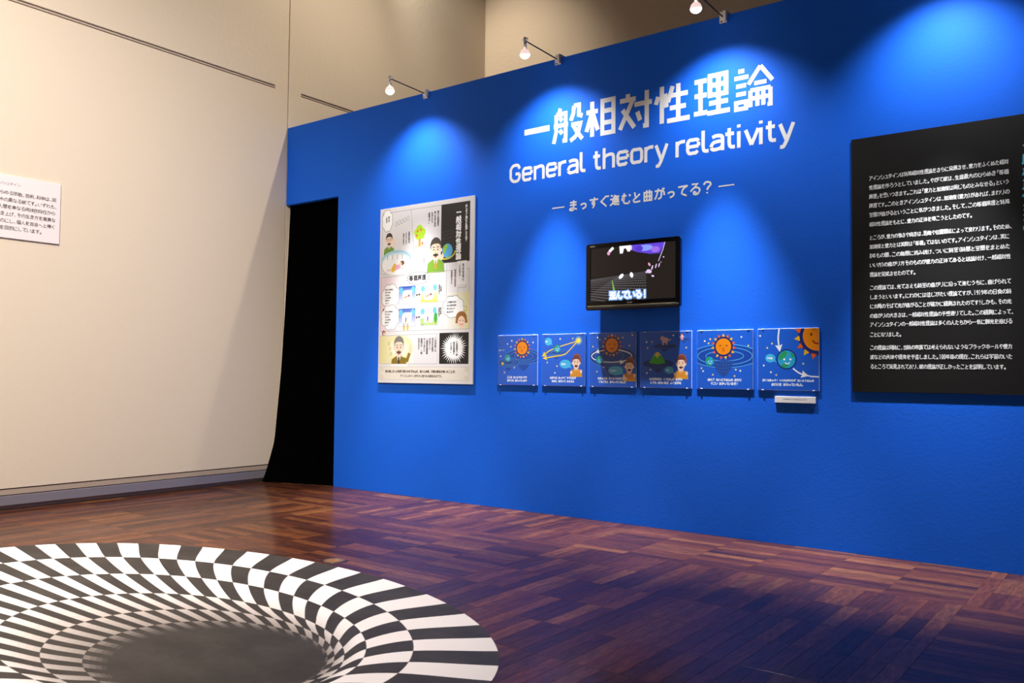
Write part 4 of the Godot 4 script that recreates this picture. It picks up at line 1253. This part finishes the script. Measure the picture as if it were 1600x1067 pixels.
# ---------------------------------------------------------------- television
func television() -> void:
	var o := thing("television", "glossy black flat television mounted on the blue partition", "television", Vector3(3.70, 1.572, 0.0))
	var W := 0.772
	var H := 0.497
	var gloss := mat(rgb(9, 8, 9), 0.12, 0.0, 0.32)
	var z := 0.105
	var back := Shape.new()
	back.box(Vector3(0.02, 0.02, 0.055), Vector3(W - 0.02, H - 0.02, 0.09), 0.01)
	back.box(Vector3(0.14, 0.09, 0.042), Vector3(W - 0.14, H - 0.09, 0.06), 0.006)
	part("back_housing", back, mat(rgb(18, 18, 19), 0.5), o)
	# bezel: a frame with rounded outer corners
	var outer := PackedVector2Array()
	for c in [[W - 0.016, H - 0.016, 0.0], [0.016, H - 0.016, PI / 2], [0.016, 0.016, PI], [W - 0.016, 0.016, -PI / 2]]:
		for k in 5:
			var t: float = c[2] + PI / 2.0 * k / 4.0
			outer.append(Vector2(c[0] + cos(t) * 0.016, c[1] + sin(t) * 0.016))
	var x0 := 0.036
	var x1 := W - 0.036
	var y0 := 0.066
	var y1 := H - 0.032
	var bez := Shape.new()
	var inner := PackedVector2Array([Vector2(x1, y1), Vector2(x0, y1), Vector2(x0, y0), Vector2(x1, y0)])
	for q in 4:   # face: the fan at each corner and the strip to the next one
		for k in 4:
			var a := outer[q * 5 + k]
			var b := outer[q * 5 + k + 1]
			bez.tri(Vector3(a.x, a.y, z), Vector3(b.x, b.y, z), Vector3(inner[q].x, inner[q].y, z))
		var e := outer[q * 5 + 4]
		var f := outer[(q * 5 + 5) % 20]
		var i0 := inner[q]
		var i1 := inner[(q + 1) % 4]
		bez.quad(Vector3(e.x, e.y, z), Vector3(f.x, f.y, z), Vector3(i1.x, i1.y, z), Vector3(i0.x, i0.y, z))
		bez.quad(Vector3(i0.x, i0.y, z), Vector3(i1.x, i1.y, z), Vector3(i1.x, i1.y, z - 0.008), Vector3(i0.x, i0.y, z - 0.008))
	for k in 20:
		var a := outer[k]
		var b := outer[(k + 1) % 20]
		var ga := (a - Vector2(W, H) / 2) * 0.985 + Vector2(W, H) / 2
		var gb := (b - Vector2(W, H) / 2) * 0.985 + Vector2(W, H) / 2
		bez.quad(Vector3(ga.x, ga.y, z - 0.04), Vector3(gb.x, gb.y, z - 0.04), Vector3(b.x, b.y, z), Vector3(a.x, a.y, z))
	part("bezel", bez, gloss, o)
	# lower speaker bar with a bright rim
	var rim := Shape.new()
	rim.box(Vector3(0.012, 0.030, z - 0.004), Vector3(W - 0.03, 0.0335, z + 0.004), 0.001)
	part("rim", rim, mat(rgb(150, 128, 92), 0.3, 0.8), o, "thin bronze strip along the lower edge")
	var bar := Shape.new()
	bar.box(Vector3(0.008, 0.004, z - 0.01), Vector3(W - 0.008, 0.030, z + 0.006), 0.006)
	part("speaker_bar", bar, mat(rgb(10, 10, 10), 0.3), o)
	# picture on the screen
	var p := Print.new(0.70, 0.399, 640.0, rgb(30, 25, 22), self)
	for k in 17:   # a net running back to the right
		p.line([Vector2(0.0, 0.235 + k * k * 0.0008 + k * 0.0022), Vector2(0.47, 0.20 + k * 0.0125 + k * k * 0.00075)], 0.0017 + k * 0.00008, rgb(140, 138, 148))
	for k in 20:
		p.line([Vector2(0.47 - k * 0.012, 0.20 + k * 0.001), Vector2(0.47 - k * 0.031 + 0.02, 0.40)], 0.0016, rgb(128, 126, 136))
	p.rect(0.472, 0.0, 0.70, 0.399, rgb(34, 28, 25))
	p.rect(0.0, 0.0, 0.47, 0.20, rgb(32, 26, 23))
	p.poly([Vector2(0.35, 0.0), Vector2(0.62, 0.0), Vector2(0.575, 0.075), Vector2(0.50, 0.075), Vector2(0.40, 0.055), Vector2(0.355, 0.04)], rgb(96, 66, 208))
	p.ell(0.46, 0.028, 0.06, 0.022, rgb(130, 150, 236))
	p.ell(0.54, 0.045, 0.035, 0.022, rgb(150, 104, 214))
	p.ell(0.41, 0.03, 0.03, 0.02, rgb(80, 52, 190))
	p.line([Vector2(0.615, 0.0), Vector2(0.60, 0.05), Vector2(0.565, 0.13)], 0.006, rgb(200, 190, 235))
	p.poly([Vector2(0.245, 0.0), Vector2(0.345, 0.0), Vector2(0.335, 0.045), Vector2(0.315, 0.045), Vector2(0.30, 0.02), Vector2(0.285, 0.02), Vector2(0.275, 0.055), Vector2(0.25, 0.055)], rgb(238, 236, 250))
	p.ell(0.345, 0.02, 0.007, 0.018, rgb(226, 190, 220))
	p.line([Vector2(0.19, 0.01), Vector2(0.165, 0.03)], 0.022, rgb(240, 238, 250))
	p.ell(0.155, 0.045, 0.013, 0.015, rgb(220, 150, 190))
	p.ell(0.262, 0.222, 0.024, 0.014, rgb(240, 240, 252), -0.7)
	p.ell(0.348, 0.217, 0.014, 0.021, rgb(240, 240, 252), -0.3)
	p.ell(0.492, 0.15, 0.008, 0.014, rgb(226, 160, 190), -0.5)
	for q in [[0.49, 0.20, 0.022, 0.014], [0.515, 0.175, 0.006, 0.018], [0.545, 0.165, 0.005, 0.018], [0.57, 0.16, 0.005, 0.016], [0.47, 0.205, 0.010, 0.006], [0.52, 0.235, 0.012, 0.007], [0.605, 0.105, 0.006, 0.005], [0.585, 0.14, 0.004, 0.004]]:
		p.ell(q[0], q[1], q[2], q[3], rgb(214, 190, 226), 0.3)
	p.poly([Vector2(0.183, 0.245), Vector2(0.188, 0.245), Vector2(0.215, 0.335), Vector2(0.196, 0.335)], rgb(120, 176, 84))
	p.words("歪んでいる!", 0.165, 0.333, 0.052, 0.026, rgb(120, 170, 236), false, 1.02)
	p.words("歪んでいる!", 0.165, 0.333, 0.052, 0.0105, rgb(250, 252, 255), false, 1.02)
	var lit := mat(rgb(6, 6, 6), 0.18, 0.0, 0.3)
	lit.emission_enabled = true
	lit.emission_texture = p.texture()
	lit.emission = Color.WHITE
	lit.emission_operator = BaseMaterial3D.EMISSION_OP_MULTIPLY
	lit.emission_energy_multiplier = 1.0
	lit.texture_repeat = false
	var scr := Shape.new()
	scr.quad(Vector3(x0, y0, z - 0.006), Vector3(x1, y0, z - 0.006), Vector3(x1, y1, z - 0.006), Vector3(x0, y1, z - 0.006), [Vector2(0, 1), Vector2(1, 1), Vector2(1, 0), Vector2(0, 0)])
	part("screen", scr, lit, o)
	var pale := mat(rgb(190, 188, 188), 0.4)
	for w in [["AQUOS", 0.020, Vector3(0.035, H - 0.018, z + 0.0008)], ["SHARP", 0.022, Vector3(W / 2 - 0.034, 0.049, z + 0.0008)]]:
		var t := TextMesh.new()
		t.text = w[0]
		var f := SystemFont.new()
		f.font_names = PackedStringArray(["Droid Sans"])
		f.font_weight = 700
		t.font = f
		t.font_size = 32
		t.pixel_size = w[1] / 32.0 * 0.62
		t.depth = 0.0005
		t.horizontal_alignment = HORIZONTAL_ALIGNMENT_LEFT
		t.vertical_alignment = VERTICAL_ALIGNMENT_CENTER
		t.material = pale
		var n := part_mesh("logo", t, o)
		n.position = w[2]
	var br := Shape.new()
	br.box(Vector3(0.26, 0.15, 0.001), Vector3(0.51, 0.35, 0.012), 0.002)
	for x in [0.29, 0.46]:
		br.box(Vector3(x, 0.12, 0.010), Vector3(x + 0.025, 0.38, 0.043), 0.002)
	part("wall_bracket", br, mat(rgb(40, 40, 42), 0.5, 0.5), o)
	var l := AreaLight3D.new()
	l.name = "screen_light"
	l.area_size = Vector2(0.68, 0.38)
	l.light_energy = 0.012
	l.light_color = Color(0.85, 0.85, 1.0)
	l.area_range = 12.0
	l.shadow_enabled = true
	o.add_child(l)
	l.position = Vector3(W / 2, H / 2, z + 0.012)
	l.rotation.y = PI

# ---------------------------------------------------------------- text boards
func black_panel() -> void:
	var W := 1.132
	var H := 1.585
	var o := thing("text_panel", "large matt black panel of white Japanese text on the blue partition", "text panel", Vector3(5.602, 1.003, 0.001))
	var b := Shape.new()
	b.box(Vector3(0, 0, 0.0005), Vector3(W, H, 0.011), 0.001)
	part("panel_board", b, mat(rgb(17, 15, 14), 0.55, 0.0, 0.4), o)
	var edge := Shape.new()
	edge.box(Vector3(0.72, -0.0006, 0.001), Vector3(0.985, 0.001, 0.0095), 0.0004)
	part("worn_edge", edge, mat(rgb(210, 208, 204), 0.6), o, "pale worn spot on the lower edge")
	var lines := ["アインシュタインは特殊相対性理論をさらに発展させ、重力をふくめた相対", "性理論を作ろうとしていました。やがて彼は、生涯最大のひらめき「等価", "原理」を思いつきます。これは「重力と加速度は同じものとみなせる」という", "原理です。このときアインシュタインは、加速度(重力)があれば、まわりの", "空間が曲がるということに気がつきました。そして、この等価原理と特殊", "相対性理論をもとに、重力の正体を導こうとしたのです。",
		"ところが、重力の強さや向きは、距離や位置関係によって変わります。そのため、", "加速度と重力とは実際は「等価」ではないのです。アインシュタインは、実に", "8年もの間、この難問に挑み続け、ついに時空(時間と空間をまとめた", "いい方)の曲がり方そのものが重力の正体であると結論付け、一般相対性", "理論を完成させたのです。",
		"この理論では、光でさえも時空の曲がりに沿って進むうちに、曲げられて", "しまうといいます。にわかには信じがたい理論ですが、1919年の日食の時", "に太陽のそばで光が曲がることが確かに観測されたのです!しかも、その光", "の曲がりの大きさは、一般相対性理論の予想通りでした。この観測によって、", "アインシュタインの一般相対性理論は多くの人たちから一気に脚光を浴びる", "ことになりました。",
		"この理論は同時に、当時の常識では考えられないようなブラックホールや重力", "波などの天体や現象を予言しました。100年後の現在、これらは宇宙のいた", "るところで発見されており、彼の理論が正しかったことを証明しています。"]
	var ends := [6.464, 6.464, 6.466, 6.467, 6.467, 6.28, 6.479, 6.464, 6.467, 6.470, 5.974, 6.470, 6.471, 6.470, 6.482, 6.473, 5.891, 6.471, 6.471, 6.442]
	var ys := [2.328, 2.270, 2.213, 2.156, 2.099, 2.040, 1.957, 1.901, 1.844, 1.786, 1.7275, 1.6455, 1.588, 1.5305, 1.472, 1.418, 1.356, 1.2755, 1.218, 1.1595]
	var ink := mat(rgb(232, 232, 232), 0.6)
	for k in lines.size():
		var sh := Shape.new()
		lay_line(sh, lines[k], 5.708 - 5.602, ends[k] - 5.602, ys[k] - 1.003, 0.0265, 0.0037, 0.0122)
		part("text_line", sh, ink, o)
	var title := Shape.new()
	var names := "一般相対性理論"
	for k in names.length():
		lay_sign(title, names[k], 0.931, 1.437 - k * 0.0735, 0.066, 0.066, 0.0105, 0.0122)
	part("panel_title", title, mat(rgb(60, 190, 226), 0.6), o, "upright cyan title at the right edge")

func wall_sign() -> void:
	var W := 0.98
	var H := 0.49
	var o := thing("wall_sign", "white foam sign board with grey Japanese text on the beige wall", "sign", Vector3(0.0005, 2.110, 2.26 + W), PI / 2)
	var b := Shape.new()
	b.box(Vector3(0, 0, 0), Vector3(W, H, 0.014), 0.001)
	part("sign_board", b, mat(rgb(232, 226, 230), 0.7), o)
	var lines := ["あらゆる宗教、芸術、科学は、同", "じ一本の木の異なる枝です。いずれも、", "人間を単なる肉体的存在から", "引き上げ、その生き方を高貴な", "ものにし、個人を自由へと導く", "ことを目的にしています。"]
	var right := [0.945, 0.955, 0.942, 0.945, 0.945, 0.845]
	var ink := mat(rgb(112, 104, 104), 0.8)
	for k in 6:
		var sh := Shape.new()
		var total := 0.0
		for ch in lines[k]:
			total += width_of(ch)
		lay_line(sh, lines[k], W - (0.98 - right[k]) - total * 0.0330, W - (0.98 - right[k]), 0.352 - k * 0.0545, 0.0295, 0.0042, 0.0148)
		part("text_line", sh, ink, o)
	var head := Shape.new()
	lay_line(head, "アインシュタイン", 0.46, 0.672, 0.425, 0.020, 0.003, 0.0148)
	part("text_line", head, mat(rgb(150, 140, 138), 0.8), o)

# ---------------------------------------------------------------- the mat and the floor outlet
func illusion_mat() -> void:
	var o := thing("illusion_mat", "oval floor mat printed with a black and white checkered funnel", "mat", Vector3(MAT_AT.x, 0.0, MAT_AT.y))
	var cx := [3.367, 3.438, 3.619, 3.87, 4.066, 4.192, 4.285]
	var cz := [3.434, 3.484, 3.539, 3.581, 3.6, 3.6, 3.6]
	var ax := [1.921, 1.507, 1.17, 0.892, 0.671, 0.524, 0.425]
	var az := [1.159, 0.905, 0.712, 0.549, 0.470, 0.398, 0.345]
	var twist := [0.0, 1.9, 4.5, 7.4, 9.6, 11.2, 12.4]
	var dark := rgb(56, 52, 50)
	var white := rgb(246, 242, 242)
	var R := MAT_R
	var p := Print.new(R.x * 2.0, R.y * 2.0, 400.0, dark, self)
	var at := func(s: float, n: float) -> Vector2:
		var k := clampi(int(s), 0, 5)
		var f := s - k
		var v := []
		for a in [cx, cz, ax, az, twist]:
			v.append(cubic_interpolate(a[k], a[k + 1], a[maxi(k - 1, 0)] if k > 0 else 2 * a[0] - a[1], a[mini(k + 2, 6)], f))
		var th := deg_to_rad(165.93 + n * 360.0 / 58.0 + v[4])
		var ph := 2.0 * atan2(1.24 * sin(th / 2.0), cos(th / 2.0)) + deg_to_rad(25.0)
		return Vector2(v[0] + cos(ph) * v[2], v[1] + sin(ph) * v[3]) - MAT_AT + R
	for layer in range(5, -1, -1):
		var steps := 6 if layer >= 2 else 1
		for sub in range(steps - 1, -1, -1):
			var s0 := layer + sub / float(steps)
			var s1 := layer + (sub + 1.0) / steps
			var sm := (s0 + s1) / 2.0
			var tone := white
			if sm > 2.3:
				tone = white.lerp(rgb(184, 176, 172), clampf((sm - 2.3) / 1.7, 0, 1))
			if sm > 4.0:
				tone = rgb(184, 176, 172).lerp(rgb(150, 142, 137), clampf(sm - 4.0, 0, 1))
			if sm > 5.0:
				tone = rgb(132, 124, 120).lerp(dark, clampf((sm - 5.0) / 0.75, 0, 1))
			for n in 58:
				var is_white := (n + layer) % 2 == 1
				if not is_white and layer < 2:
					continue
				var q := []
				var d := 6 if steps == 1 else 2
				var e := 0.012 if steps > 1 and sub < steps - 1 else 0.0
				for k in d + 1:
					q.append(at.call(lerpf(s0, s1 + e, k / float(d)), n))
				for k in 3:
					q.append(at.call(s1 + e, n + (k + 1) / 3.0))
				for k in range(d - 1, -1, -1):
					q.append(at.call(lerpf(s0, s1 + e, k / float(d)), n + 1.0))
				for k in range(2, 0, -1):
					q.append(at.call(s0, n + k / 3.0))
				p.poly(q, tone if is_white else dark)
	var fn := FastNoiseLite.new()   # the printed darks are cloudy
	fn.seed = 4
	fn.frequency = 0.012
	for y in range(0, p.im.get_height(), 2):
		for x in range(0, p.im.get_width(), 2):
			var c := p.im.get_pixel(x, y)
			if c.r < 0.3:
				var d := fn.get_noise_2d(x * 0.6, y) * 0.05 + fn.get_noise_2d(x * 4.0 + 700.0, y * 4.0) * 0.02
				p.im.fill_rect(Rect2i(x, y, 2, 2) if p.im.get_pixel(mini(x + 2, p.im.get_width() - 1), mini(y + 2, p.im.get_height() - 1)).r < 0.3 else Rect2i(x, y, 1, 1), Color(c.r + d, c.g + d, c.b + d * 0.9))
	var body := Shape.new()
	var face := Shape.new()
	for k in 120:
		var u := TAU * k / 120.0
		var w := TAU * (k + 1) / 120.0
		var a := Vector3(cos(u) * R.x, 0.0025, sin(u) * R.y)
		var b := Vector3(cos(w) * R.x, 0.0025, sin(w) * R.y)
		var c := Vector3(0, 0.0025, 0)
		var s := face.v.size()
		face.tri(c, b, a, Vector3.UP, Vector3.UP, Vector3.UP)
		for j in 3:
			var v := face.v[s + j]
			face.t[s + j] = Vector2(v.x / R.x * 0.5 + 0.5, v.z / R.y * 0.5 + 0.5)
		body.quad(Vector3(b.x, 0.0003, b.z), Vector3(a.x, 0.0003, a.z), a, b)
	var m := printed(p.texture(), 0.55, 0.35)
	part_mesh("mat_sheet", body.into(face.into(ArrayMesh.new(), m), mat(dark, 0.6)), o)

func floor_outlet() -> void:
	var o := thing("floor_outlet", "round brass floor outlet with a steel rim at the edge of the mat", "floor outlet", Vector3(3.295, 0.0, 2.175))
	var rim := Shape.new()
	rim.lathe([Vector2(0.062, 0.0), Vector2(0.061, 0.003), Vector2(0.052, 0.0042), Vector2(0.047, 0.003), Vector2(0.0465, 0.0005)], Transform3D.IDENTITY, 40)
	part("rim", rim, mat(rgb(150, 140, 128), 0.35, 0.8), o, "dull steel rim")
	var lid := Shape.new()
	lid.lathe([Vector2(0.0465, 0.0006), Vector2(0.045, 0.003), Vector2(0.02, 0.0042), Vector2(0.0, 0.0044)], Transform3D.IDENTITY, 40)
	part("lid", lid, mat(rgb(226, 160, 84), 0.35, 0.7), o, "brass lid")
	var slot := Shape.new()
	slot.box(Vector3(0.004, 0.0036, -0.012), Vector3(0.022, 0.006, -0.003), 0.0008)
	part("latch", slot, mat(rgb(235, 225, 205), 0.25, 0.8), o)
